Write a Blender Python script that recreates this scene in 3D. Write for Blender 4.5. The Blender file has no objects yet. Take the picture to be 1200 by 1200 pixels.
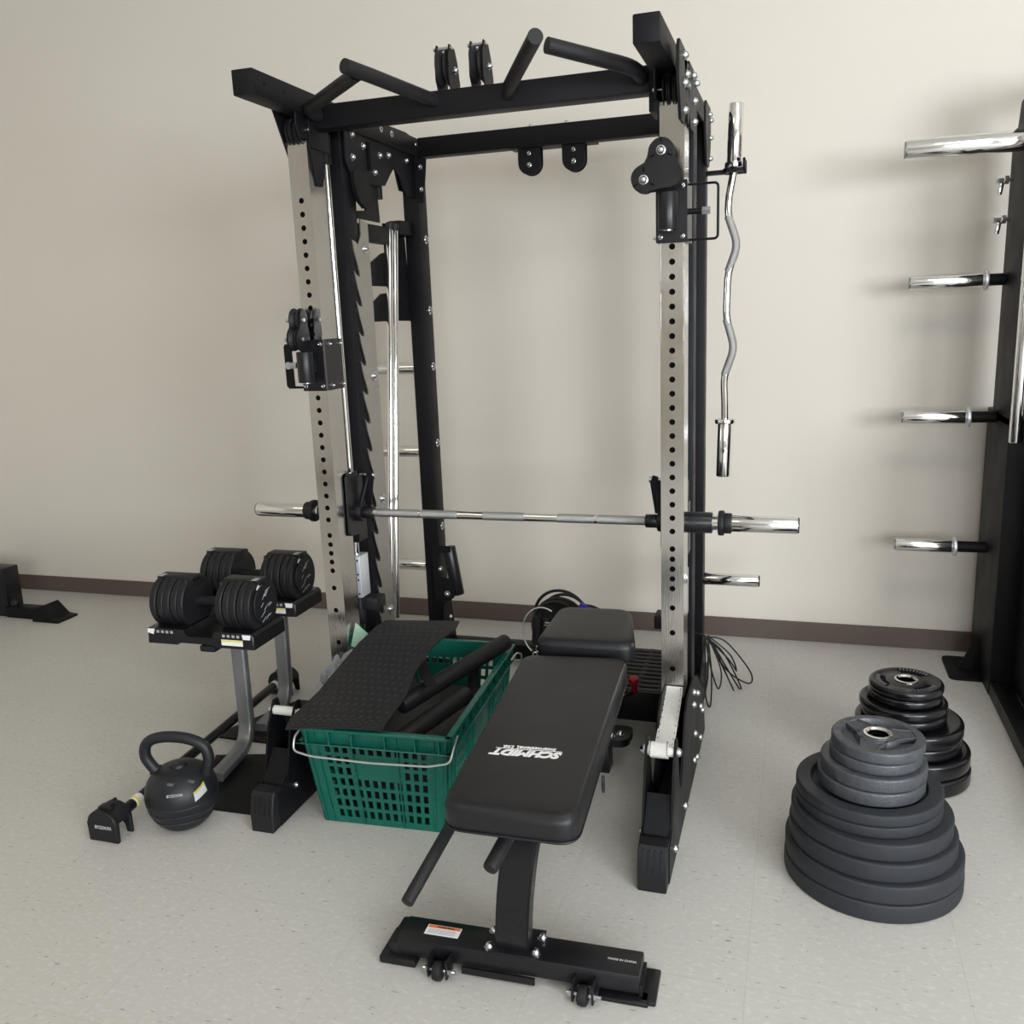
import bpy, bmesh, math, random
from mathutils import Vector, Matrix, Euler
random.seed(7)
PI = math.pi
sc = bpy.context.scene
COL = sc.collection

# ------------------------------------------------------------------ camera
PITCH, ROLL, YAW, FPX = 0.21529, -0.0399, 0.31192, 1055.47
cam_d = bpy.data.cameras.new('camera'); cam = bpy.data.objects.new('camera', cam_d); COL.objects.link(cam)
fw = Vector((-math.sin(YAW)*math.cos(PITCH), math.cos(YAW)*math.cos(PITCH), -math.sin(PITCH)))
rt = Vector((math.cos(YAW), math.sin(YAW), 0)); up = rt.cross(fw)
r2 = rt*math.cos(ROLL) + up*math.sin(ROLL); u2 = -rt*math.sin(ROLL) + up*math.cos(ROLL)
Mx = Matrix((r2, u2, -fw)).transposed().to_4x4(); Mx.translation = (0, 0, 1.45)
cam.matrix_world = Mx
cam_d.sensor_width = 36; cam_d.lens = 36*FPX/1200; cam_d.clip_start = 0.05
sc.camera = cam

# ------------------------------------------------------------------ world, lights, exposure
w = bpy.data.worlds.new('world'); sc.world = w; w.use_nodes = True
w.node_tree.nodes['Background'].inputs[0].default_value = (0.75, 0.8, 0.9, 1)
w.node_tree.nodes['Background'].inputs[1].default_value = 0.3
def area(name, loc, target, sx, sy, power, col):
    d = bpy.data.lights.new(name, 'AREA'); d.shape = 'RECTANGLE'; d.size = sx; d.size_y = sy
    d.energy = power; d.color = col
    o = bpy.data.objects.new(name, d); COL.objects.link(o); o.location = loc
    o.rotation_euler = (Vector(target)-Vector(loc)).to_track_quat('-Z', 'Y').to_euler()
    return o
area('daylight_window_right', (4.1, -1.9, 1.85), (0.4, 3.5, 0.8), 2.4, 1.6, 225, (0.90, 0.95, 1.0))
area('daylight_window_behind', (1.6, -3.9, 1.75), (1.0, 3.5, 0.8), 2.6, 1.5, 135, (0.90, 0.95, 1.0))
area('warm_fill_left', (-2.2, 0.0, 3.44), (-2.2, 0.0, 0), 1.2, 0.6, 9, (1.0, 0.84, 0.62))  # added warm fill from above, not a known fixture
area('overhead_fill_right', (0.8, 1.2, 3.44), (0.8, 1.2, 0), 1.2, 0.6, 14, (1.0, 0.96, 0.9))  # second added overhead fill, no such fixture known
vs = sc.view_settings
vs.view_transform = 'Standard'; vs.look = 'None'; vs.gamma = 1; vs.use_curve_mapping = False
vs.exposure = 0.40

# ------------------------------------------------------------------ materials
def mat(name, col, rough=0.5, metal=0.0, bump=0, bscale=200, vary=0, vscale=8, coat=0, aniso=None, spec=None):
    m = bpy.data.materials.new(name); m.use_nodes = True
    nt = m.node_tree; b = nt.nodes['Principled BSDF']
    b.inputs['Base Color'].default_value = (*col, 1); b.inputs['Roughness'].default_value = rough
    b.inputs['Metallic'].default_value = metal
    if spec is not None: b.inputs['Specular IOR Level'].default_value = spec
    if coat: b.inputs['Coat Weight'].default_value = coat; b.inputs['Coat Roughness'].default_value = 0.15
    tc = nt.nodes.new('ShaderNodeTexCoord')
    if bump or aniso:
        n = nt.nodes.new('ShaderNodeTexNoise'); n.inputs['Scale'].default_value = bscale; n.inputs['Detail'].default_value = 3
        if aniso:
            mp = nt.nodes.new('ShaderNodeMapping'); mp.inputs['Scale'].default_value = aniso
            nt.links.new(tc.outputs['Object'], mp.inputs[0]); nt.links.new(mp.outputs[0], n.inputs['Vector'])
        else: nt.links.new(tc.outputs['Object'], n.inputs['Vector'])
        bp = nt.nodes.new('ShaderNodeBump'); bp.inputs['Strength'].default_value = bump; bp.inputs['Distance'].default_value = 0.002
        nt.links.new(n.outputs['Fac'], bp.inputs['Height']); nt.links.new(bp.outputs[0], b.inputs['Normal'])
    if vary:
        n = nt.nodes.new('ShaderNodeTexNoise'); n.inputs['Scale'].default_value = vscale; n.inputs['Detail'].default_value = 5
        nt.links.new(tc.outputs['Object'], n.inputs['Vector'])
        mr = nt.nodes.new('ShaderNodeMapRange'); mr.inputs['From Min'].default_value = 0.3; mr.inputs['From Max'].default_value = 0.7
        mr.inputs['To Min'].default_value = max(0.02, rough-vary); mr.inputs['To Max'].default_value = rough+vary
        nt.links.new(n.outputs['Fac'], mr.inputs[0]); nt.links.new(mr.outputs[0], b.inputs['Roughness'])
        mx = nt.nodes.new('ShaderNodeMix'); mx.data_type = 'RGBA'
        mx.inputs[6].default_value = (*[c*(1-vary) for c in col], 1); mx.inputs[7].default_value = (*[min(1, c*(1+vary)) for c in col], 1)
        nt.links.new(n.outputs['Fac'], mx.inputs[0]); nt.links.new(mx.outputs[2], b.inputs['Base Color'])
    return m
M = {}
M['black'] = mat('black_powder_coat', (0.006, 0.006, 0.0075), 0.45, spec=0.15, bump=0.25, bscale=900, vary=0.06)
M['blackgloss'] = mat('black_satin_steel', (0.0075, 0.0075, 0.009), 0.32, spec=0.35, vary=0.05)
M['rubber'] = mat('black_rubber', (0.010, 0.010, 0.0115), 0.5, spec=0.3, bump=0.3, bscale=500, vary=0.08)
M['bell'] = mat('kettlebell_plastic', (0.011, 0.012, 0.015), 0.42, spec=0.35, bump=0.2, bscale=600, vary=0.05)
M['vinyl'] = mat('black_vinyl', (0.0085, 0.0085, 0.0105), 0.37, spec=0.36, bump=0.3, bscale=450, vary=0.03)
M['chrome'] = mat('polished_chrome', (0.78, 0.78, 0.78), 0.09, 1, vary=0.03, vscale=3)
M['stainless'] = mat('brushed_stainless', (0.58, 0.565, 0.545), 0.14, 1, bump=0.12, bscale=60, vary=0.08, vscale=5, aniso=(8, 8, 0.4))
M['saw'] = mat('dull_stainless_plate', (0.45, 0.44, 0.42), 0.34, 1, vary=0.08)
M['zinc'] = mat('zinc_bolt', (0.55, 0.57, 0.60), 0.22, 1, vary=0.05, vscale=60)
M['alu'] = mat('white_aluminium', (0.72, 0.74, 0.78), 0.35, 0.6, vary=0.05)
M['knurl'] = mat('knurled_steel', (0.42, 0.42, 0.42), 0.38, 1, bump=1.0, bscale=700)
M['greysteel'] = mat('grey_painted_steel', (0.20, 0.205, 0.215), 0.36, 0.6, vary=0.05)
M['plate'] = mat('matte_grey_black_rubber', (0.022, 0.024, 0.029), 0.58, spec=0.35, bump=0.35, bscale=300, vary=0.12)
M['iron'] = mat('worn_grey_iron', (0.075, 0.08, 0.09), 0.48, 0.4, bump=0.6, bscale=160, vary=0.22, vscale=40)
M['gloss'] = mat('glossy_black_rubber', (0.006, 0.006, 0.0075), 0.2, spec=0.45, bump=0.1, bscale=200, vary=0.04)
M['emboss'] = mat('grey_embossed_marks', (0.10, 0.10, 0.11), 0.35)
M['green'] = mat('green_plastic', (0.004, 0.102, 0.074), 0.30, spec=0.4, bump=0.15, bscale=80, vary=0.08)
M['strap'] = mat('white_webbing', (0.62, 0.61, 0.57), 0.8, bump=1.0, bscale=500, vary=0.15, vscale=90)
M['white'] = mat('white_print', (0.8, 0.8, 0.8), 0.5, vary=0.02)
M['grey_print'] = mat('grey_print', (0.35, 0.36, 0.37), 0.5)
M['orange'] = mat('orange_print', (0.75, 0.16, 0.05), 0.5)
M['yellow'] = mat('yellow_print', (0.72, 0.66, 0.12), 0.5)
M['red'] = mat('red_anodised', (0.25, 0.006, 0.015), 0.3, 0.5)
M['blue'] = mat('blue_cloth', (0.03, 0.03, 0.35), 0.7)
M['paper'] = mat('green_white_paper', (0.5, 0.75, 0.6), 0.6, vary=0.2, vscale=20)
M['bag'] = mat('pale_plastic_bag', (0.5, 0.52, 0.56), 0.4, bump=0.6, bscale=30, vary=0.2, vscale=20)
M['wire'] = mat('galvanised_wire', (0.62, 0.63, 0.63), 0.35, 0.7)
M['darkhole'] = mat('hole_shade_and_black_print', (0.002, 0.002, 0.002), 0.8, spec=0.1)  # near-black stands in for shade inside holes; also print and stitching
M['white_roller'] = mat('white_nylon', (0.62, 0.62, 0.58), 0.45)
M['trim'] = mat('brown_vinyl_baseboard', (0.105, 0.078, 0.066), 0.42, vary=0.08, vscale=3)
M['ceiling'] = mat('ceiling_paint', (0.75, 0.74, 0.70), 0.9, bump=0.3, bscale=60)
M['glass'] = mat('window_blind', (0.8, 0.83, 0.86), 0.6)

def wall_mat():
    m = mat('cream_wall_paint', (0.60, 0.565, 0.505), 0.72); nt = m.node_tree; b = nt.nodes['Principled BSDF']
    tc = nt.nodes['Texture Coordinate'] if 'Texture Coordinate' in nt.nodes else nt.nodes.new('ShaderNodeTexCoord')
    n = nt.nodes.new('ShaderNodeTexNoise'); n.inputs['Scale'].default_value = 1.2; n.inputs['Detail'].default_value = 3
    mx = nt.nodes.new('ShaderNodeMix'); mx.data_type = 'RGBA'
    mx.inputs[6].default_value = (0.625, 0.580, 0.515, 1); mx.inputs[7].default_value = (0.655, 0.611, 0.548, 1)
    nt.links.new(tc.outputs['Object'], n.inputs['Vector']); nt.links.new(n.outputs['Fac'], mx.inputs[0]); nt.links.new(mx.outputs[2], b.inputs['Base Color'])
    n2 = nt.nodes.new('ShaderNodeTexNoise'); n2.inputs['Scale'].default_value = 90
    bp = nt.nodes.new('ShaderNodeBump'); bp.inputs['Strength'].default_value = 0.12; bp.inputs['Distance'].default_value = 0.002
    nt.links.new(tc.outputs['Object'], n2.inputs['Vector']); nt.links.new(n2.outputs['Fac'], bp.inputs['Height']); nt.links.new(bp.outputs[0], b.inputs['Normal'])
    return m
M['wall'] = wall_mat()

def floor_mat():
    m = bpy.data.materials.new('speckled_vinyl_floor'); m.use_nodes = True; nt = m.node_tree; b = nt.nodes['Principled BSDF']
    tc = nt.nodes.new('ShaderNodeTexCoord')
    def noise(scale, mscale, detail=2, rot=0):
        mp = nt.nodes.new('ShaderNodeMapping'); mp.inputs['Scale'].default_value = mscale; mp.inputs['Rotation'].default_value = (0, 0, rot)
        n = nt.nodes.new('ShaderNodeTexNoise'); n.inputs['Scale'].default_value = scale; n.inputs['Detail'].default_value = detail
        nt.links.new(tc.outputs['Object'], mp.inputs[0]); nt.links.new(mp.outputs[0], n.inputs['Vector']); return n.outputs['Fac']
    def ramp(src, a, bb, flip=False):
        r = nt.nodes.new('ShaderNodeMapRange'); r.inputs['From Min'].default_value = a; r.inputs['From Max'].default_value = bb
        nt.links.new(src, r.inputs[0]); return r.outputs[0]
    def mix(fac, a, c):
        x = nt.nodes.new('ShaderNodeMix'); x.data_type = 'RGBA'; nt.links.new(fac, x.inputs[0])
        if isinstance(a, tuple): x.inputs[6].default_value = a
        else: nt.links.new(a, x.inputs[6])
        x.inputs[7].default_value = c; return x.outputs[2]
    c = mix(noise(1.1, (1, 1, 1), 4), (0.475, 0.465, 0.435, 1), (0.52, 0.51, 0.485, 1))
    c = mix(ramp(noise(90, (0.6, 1, 1), 3), 0.52, 0.75), c, (0.57, 0.565, 0.54, 1))
    c = mix(ramp(noise(130, (0.28, 1.3, 1), 1, 0.12), 0.70, 0.78), c, (0.20, 0.18, 0.155, 1))
    c = mix(ramp(noise(110, (1.2, 0.4, 1), 1, 0.3), 0.74, 0.80), c, (0.30, 0.24, 0.17, 1))
    # tile seams
    br = nt.nodes.new('ShaderNodeTexBrick'); br.offset = 0; br.inputs['Scale'].default_value = 1
    br.inputs['Brick Width'].default_value = 0.457; br.inputs['Row Height'].default_value = 0.457; br.inputs['Mortar Size'].default_value = 0.0016
    br.inputs['Mortar Smooth'].default_value = 0.2
    nt.links.new(tc.outputs['Object'], br.inputs['Vector'])
    mm = nt.nodes.new('ShaderNodeMath'); mm.operation = 'MULTIPLY'; mm.inputs[1].default_value = 0.16; nt.links.new(br.outputs['Fac'], mm.inputs[0])
    c = mix(mm.outputs[0], c, (0.22, 0.2, 0.17, 1))
    nt.links.new(c, b.inputs['Base Color'])
    rr = nt.nodes.new('ShaderNodeMapRange'); rr.inputs['To Min'].default_value = 0.38; rr.inputs['To Max'].default_value = 0.55
    nt.links.new(noise(3, (1, 1, 1), 4), rr.inputs[0]); nt.links.new(rr.outputs[0], b.inputs['Roughness'])
    return m
M['floor'] = floor_mat()

def tread_mat():
    m = mat('grey_black_tread_rubber', (0.012, 0.012, 0.0135), 0.5, spec=0.3, bump=0.3, bscale=300)
    return m
M['tread'] = tread_mat()

# ------------------------------------------------------------------ mesh helpers (world coordinates)
def bm_new(): return bmesh.new()
def box(bm, x0, x1, y0, y1, z0, z1, bev=0.0, seg=2, rot=None, piv=None):
    r = bmesh.ops.create_cube(bm, size=1)
    vs_ = r['verts']
    for v in vs_:
        v.co = Vector(((x0+x1)/2 + v.co.x*(x1-x0), (y0+y1)/2 + v.co.y*(y1-y0), (z0+z1)/2 + v.co.z*(z1-z0)))
    if rot is not None:
        p = Vector(piv) if piv is not None else Vector(((x0+x1)/2, (y0+y1)/2, (z0+z1)/2))
        R_ = Euler(rot).to_matrix()
        for v in vs_: v.co = p + R_ @ (v.co-p)
    if bev:
        es = list({e for v in vs_ for e in v.link_edges})
        bmesh.ops.bevel(bm, geom=es, offset=bev, segments=seg, profile=0.5, affect='EDGES')
def frame_for(d):
    d = Vector(d).normalized(); a = Vector((0, 0, 1)) if abs(d.z) < 0.9 else Vector((1, 0, 0))
    u = d.cross(a).normalized(); return u, d.cross(u).normalized()
def cyl(bm, p0, p1, r, n=20, r1=None, bev=0.0):
    p0, p1 = Vector(p0), Vector(p1); r1 = r if r1 is None else r1
    L = (p1-p0).length
    if bev:
        prof = [(0, 0), (r-bev, 0), (r-bev*0.3, bev*0.3), (r, bev), (r1, L-bev), (r1-bev*0.3, L-bev*0.3), (r1-bev, L), (0, L)]
    else: prof = [(0, 0), (r, 0), (r1, L), (0, L)]
    lathe(bm, p0, p1-p0, prof, n)
def lathe(bm, org, axis, prof, n=28):
    """prof: list of (radius, height along axis)"""
    org = Vector(org); ax = Vector(axis).normalized(); u, v = frame_for(ax)
    rings = []
    for (r, h) in prof:
        if r < 1e-6: rings.append([bm.verts.new(org+ax*h)])
        else: rings.append([bm.verts.new(org+ax*h+(u*math.cos(2*PI*k/n)+v*math.sin(2*PI*k/n))*r) for k in range(n)])
    for a, b in zip(rings, rings[1:]):
        for k in range(n):
            k2 = (k+1) % n
            try:
                if len(a) == 1 and len(b) == 1: continue
                if len(a) == 1: bm.faces.new((a[0], b[k2], b[k]))
                elif len(b) == 1: bm.faces.new((a[k], a[k2], b[0]))
                else: bm.faces.new((a[k], a[k2], b[k2], b[k]))
            except ValueError: pass
def smooth_path(pts, sub=6):
    pts = [Vector(p) for p in pts]
    if len(pts) < 3: return pts
    out = []
    P_ = [pts[0]*2-pts[1]]+pts+[pts[-1]*2-pts[-2]]
    for i in range(1, len(P_)-2):
        a, b, c, d = P_[i-1:i+3]
        for k in range(sub):
            t = k/sub
            out.append(0.5*((2*b)+(c-a)*t+(2*a-5*b+4*c-d)*t*t+(3*b-a-3*c+d)*t**3))
    out.append(pts[-1]); return out
def tube(bm, pts, r, n=12, closed=False, caps=True):
    pts = [Vector(p) for p in pts]; N = len(pts); rings = []
    d0 = (pts[1]-pts[0]).normalized(); u, v = frame_for(d0)
    for i, p in enumerate(pts):
        if closed: d = pts[(i+1) % N]-pts[i-1]
        elif i == 0: d = pts[1]-pts[0]
        elif i == N-1: d = pts[-1]-pts[-2]
        else: d = (pts[i+1]-p).normalized()+(p-pts[i-1]).normalized()
        d = d.normalized(); u = (u-d*u.dot(d)).normalized(); v = d.cross(u)
        rr = r(i/(N-1)) if callable(r) else r
        rings.append([bm.verts.new(p+(u*math.cos(2*PI*k/n)+v*math.sin(2*PI*k/n))*rr) for k in range(n)])
    R2 = rings[1:]+([rings[0]] if closed else [])
    for a, b in zip(rings, R2):
        for k in range(n): bm.faces.new((a[k], a[(k+1) % n], b[(k+1) % n], b[k]))
    if caps and not closed:
        bm.faces.new(rings[0][::-1]); bm.faces.new(rings[-1])
def prism(bm, poly, axis, a0, a1, bev=0.0):
    """poly in the two other axes; axis 'x': poly=(y,z); 'y': poly=(x,z); 'z': poly=(x,y)"""
    def mk(p, a):
        return {'x': (a, p[0], p[1]), 'y': (p[0], a, p[1]), 'z': (p[0], p[1], a)}[axis]
    A = [bm.verts.new(mk(p, a0)) for p in poly]; B = [bm.verts.new(mk(p, a1)) for p in poly]
    fs = [bm.faces.new(A), bm.faces.new(B[::-1])]
    n = len(poly)
    for k in range(n): fs.append(bm.faces.new((A[k], B[k], B[(k+1) % n], A[(k+1) % n])))
    if bev:
        es = list({e for f in fs[:2] for e in f.edges})
        bmesh.ops.bevel(bm, geom=es, offset=bev, segments=1, affect='EDGES')
def arc(cx, cy, r, a0, a1, n=8):
    return [(cx+r*math.cos(math.radians(a0+(a1-a0)*k/n)), cy+r*math.sin(math.radians(a0+(a1-a0)*k/n))) for k in range(n+1)]
def rrect(x0, x1, y0, y1, r, n=5):
    return arc(x1-r, y1-r, r, 0, 90, n)+arc(x0+r, y1-r, r, 90, 180, n)+arc(x0+r, y0+r, r, 180, 270, n)+arc(x1-r, y0+r, r, 270, 360, n)
def fillet_path(pts, r, n=5):
    """polyline with rounded corners"""
    pts = [Vector(p) for p in pts]; out = [pts[0]]
    for i in range(1, len(pts)-1):
        a = (pts[i-1]-pts[i]); b = (pts[i+1]-pts[i]); rr = min(r, a.length*0.45, b.length*0.45)
        p0 = pts[i]+a.normalized()*rr; p1 = pts[i]+b.normalized()*rr
        for k in range(n+1):
            t = k/n; out.append(p0*(1-t)**2+pts[i]*2*t*(1-t)+p1*t*t)
    out.append(pts[-1]); return out

def setp(o, label=None, cat=None, group=None, kind=None):
    if label: o['label'] = label
    if cat: o['category'] = cat
    if group: o['group'] = group
    if kind: o['kind'] = kind
    return o
def root_world(par):
    m = Matrix.Identity(4)
    while par is not None: m = par.matrix_basis @ m if par.parent is None else m; par = par.parent
    return m
def link(name, bm, material, parent=None, smooth=True, angle=35):
    """bm is in world coordinates; re-expressed under the root of parent (parts have identity basis)"""
    bmesh.ops.recalc_face_normals(bm, faces=bm.faces)
    me = bpy.data.meshes.new(name)
    if parent is not None:
        bmesh.ops.transform(bm, matrix=root_world(parent).inverted(), verts=bm.verts)
        org = None
    else:
        xs = [v.co for v in bm.verts]
        org = Vector((sum(v.x for v in xs)/len(xs), sum(v.y for v in xs)/len(xs), min(v.z for v in xs)))
        bmesh.ops.translate(bm, vec=-org, verts=bm.verts)
    bm.to_mesh(me); bm.free()
    me.materials.append(material)
    if smooth:
        for p in me.polygons: p.use_smooth = True
        try: me.set_sharp_from_angle(angle=math.radians(angle))
        except Exception: pass
    o = bpy.data.objects.new(name, me); COL.objects.link(o)
    if parent is not None: o.parent = parent
    else: o.location = org
    return o
def thing(name, loc, label, cat, group=None, rotz=0.0):
    o = bpy.data.objects.new(name, None); COL.objects.link(o); o.location = loc; o.rotation_euler = (0, 0, rotz)
    o.matrix_basis = Matrix.Translation(Vector(loc)) @ Matrix.Rotation(rotz, 4, 'Z')
    o.empty_display_size = 0.1
    return setp(o, label, cat, group)
def copy_tree(o, parent=None):
    c = o.copy(); COL.objects.link(c)
    if parent is not None: c.parent = parent
    for ch in [x for x in bpy.data.objects if x.parent is o]: copy_tree(ch, c)
    return c
def struct(name, bm, m, smooth=False):
    o = link(name, bm, m, None, smooth); o['kind'] = 'structure'; return o
def bolt(parent, p, d, r=0.009, dome=True, washer=False, name='bolt'):
    bm = bm_new(); d = Vector(d).normalized()
    if washer:
        lathe(bm, p, d, [(0, -0.002), (r*1.9, -0.002), (r*1.9, 0.002), (r, 0.003), (r, 0.009), (r*0.5, 0.0095), (r*0.45, 0.005), (0, 0.005)], 16)
    else:
        lathe(bm, p, d, [(0, -0.002), (r*1.25, -0.002), (r*1.25, 0.002), (r, 0.0025), (r*0.95, 0.006), (r*0.7, 0.0105), (r*0.3, 0.0125), (0, 0.013)], 14)
    return link(name, bm, M['zinc'], parent)
def text(name, body, material, parent, origin, xdir, ydir, size, shear=0.0, bold=0.0, depth=0.0008):
    cu = bpy.data.curves.new(name, 'FONT'); cu.body = body; cu.size = size; cu.align_x = 'CENTER'; cu.align_y = 'CENTER'
    cu.shear = shear; cu.offset = bold; cu.extrude = depth; cu.resolution_u = 3
    t = bpy.data.objects.new(name, cu); COL.objects.link(t)
    dg = bpy.context.evaluated_depsgraph_get()
    me = bpy.data.meshes.new_from_object(t.evaluated_get(dg))
    bpy.data.objects.remove(t); bpy.data.curves.remove(cu)
    xd = Vector(xdir).normalized(); yd = Vector(ydir); yd = (yd-xd*yd.dot(xd)).normalized(); zd = xd.cross(yd)
    R_ = Matrix((xd, yd, zd)).transposed().to_4x4(); R_.translation = origin
    bm = bm_new(); bm.from_mesh(me); bmesh.ops.transform(bm, matrix=R_, verts=bm.verts); bpy.data.meshes.remove(me)
    return link(name, bm, material, parent, smooth=False)

# ------------------------------------------------------------------ the room
WX0, WX1, WY0, WY1, HC = -4.45, 4.3, -4.1, 3.95, 3.5
bm = bm_new(); box(bm, WX0-0.1, WX1+0.1, WY0-0.1, WY1+0.1, -0.1, 0); struct('floor', bm, M['floor'])
bm = bm_new(); box(bm, WX0-0.1, WX1+0.1, WY0-0.1, WY1+0.1, HC, HC+0.1); struct('ceiling', bm, M['ceiling'])
bm = bm_new(); box(bm, WX0-0.1, WX1+0.1, WY1, WY1+0.1, 0, HC); struct('wall_back', bm, M['wall'])
bm = bm_new(); box(bm, WX0-0.1, WX0, WY0, WY1, 0, HC); struct('wall_left', bm, M['wall'])
# right wall with window opening
bm = bm_new()
for a in ((WY0, -2.9, 0, HC), (-0.1, WY1, 0, HC), (-2.9, -0.1, 0, 0.9), (-2.9, -0.1, 2.75, HC)): box(bm, WX1, WX1+0.1, a[0], a[1], a[2], a[3])
struct('wall_right', bm, M['wall'])
bm = bm_new()
for a in ((WX0, 0.2, 0, HC), (3.0, WX1, 0, HC), (0.2, 3.0, 0, 0.9), (0.2, 3.0, 2.6, HC)): box(bm, a[0], a[1], WY0-0.1, WY0, a[2], a[3])
struct('wall_front', bm, M['wall'])
bm = bm_new()
for y in (-2.9, -1.53, -0.16): box(bm, WX1+0.01, WX1+0.07, y, y+0.06, 0.9, 2.75)
for z in (0.9, 2.69): box(bm, WX1+0.01, WX1+0.07, -2.9, -0.1, z, z+0.06)
struct('window_1', bm, M['alu'])
bm = bm_new()
for x in (0.2, 1.57, 2.94): box(bm, x, x+0.06, WY0-0.07, WY0-0.01, 0.9, 2.6)
for z in (0.9, 2.54): box(bm, 0.2, 3.0, WY0-0.07, WY0-0.01, z, z+0.06)
struct('window_2', bm, M['alu'])
bm = bm_new(); box(bm, WX0, WX1, WY1-0.008, WY1, 0, 0.088, 0.002, 1)
struct('baseboard_back', bm, M['trim'])
bm = bm_new(); box(bm, WX0, WX0+0.008, WY0, WY1-0.008, 0, 0.088); struct('baseboard_left', bm, M['trim'])

# ------------------------------------------------------------------ the power rack
XC = -0.902; XR, XL = -0.340, -1.464
YU = 2.57
rack = thing('power_rack', (XC, 2.9, 0), 'large black power rack with two holed stainless front uprights and overhead pull-up grips', 'power rack')
HOLES = [0.815+0.04*k for k in range(26)]+[0.762, 0.731, 0.701, 0.671, 0.641, 0.581, 0.503, 0.389]
HOLES.sort()
def holed_upright(xc, skip=None):
    """stainless box tube whose front face has real round holes"""
    bm = bm_new(); hw = 0.033; y0, y1 = YU, YU+0.10; z0, z1 = (0.30 if xc > -1 else 0.16), 1.985; r = 0.0085; n = 16
    box(bm, xc-hw, xc-hw+0.003, y0+0.0005, y1, z0, z1); box(bm, xc+hw-0.003, xc+hw, y0+0.0005, y1, z0, z1)
    box(bm, xc-hw, xc+hw, y1-0.003, y1, z0, z1)
    # front sheet: cells
    cells = []
    for h in HOLES: cells.append((h-0.0145, h+0.0145, h))
    zz = z0; segs = []
    for a, b, h in cells:
        if a > zz+1e-5: segs.append((zz, a, None))
        segs.append((a, b, h)); zz = b
    segs.append((zz, z1, None))
    yb = y0+0.003
    for a, b, h in segs:
        if h is None:
            v = [bm.verts.new(p) for p in ((xc-hw, y0, a), (xc+hw, y0, a), (xc+hw, y0, b), (xc-hw, y0, b))]; bm.faces.new(v)
        else:
            outer = []; inner = []; back = []
            for k in range(n):
                an = 2*PI*(k+0.5)/n; c, s = math.cos(an), math.sin(an)
                t = min(hw/abs(c) if abs(c) > 1e-6 else 9, ((b-a)/2)/abs(s) if abs(s) > 1e-6 else 9)
                outer.append(bm.verts.new((xc+c*t, y0, (a+b)/2+s*t)))
                inner.append(bm.verts.new((xc+c*r, y0, h+s*r))); back.append(bm.verts.new((xc+c*r, yb, h+s*r)))
            cor = [bm.verts.new((xc+sx*hw, y0, (a+b)/2+sz*(b-a)/2)) for sx, sz in ((1, 1), (-1, 1), (-1, -1), (1, -1))]
            for k in range(n):
                k2 = (k+1) % n
                bm.faces.new((outer[k], outer[k2], inner[k2], inner[k])); bm.faces.new((inner[k], inner[k2], back[k2], back[k]))
                o1, o2 = outer[k].co, outer[k2].co
                if abs(o1.x-o2.x) > 1e-4 and abs(o1.z-o2.z) > 1e-4:
                    cc = min(cor, key=lambda q: (q.co-(o1+o2)/2).length)
                    if abs(o1.x-cc.co.x) > 1e-5 or abs(o2.z-cc.co.z) > 1e-5 or True:
                        try: bm.faces.new((outer[k], cc, outer[k2]))
                        except ValueError: pass
    for sx in (-1, 1): tube(bm, [(xc+sx*(hw-0.002), y0+0.002, z0), (xc+sx*(hw-0.002), y0+0.002, z1)], 0.0021, 10)
    u = link('front_upright', bm, M['stainless'], rack, smooth=True, angle=40)
    u['label'] = 'holed stainless front upright'
    bm = bm_new(); box(bm, xc-hw+0.004, xc+hw-0.004, y0+0.008, y0+0.010, z0+0.01, z1-0.01); link('hole_shade_liner', bm, M['darkhole'], u, smooth=False)  # added black liner stands in for the darkness inside the tube
    return u
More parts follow.
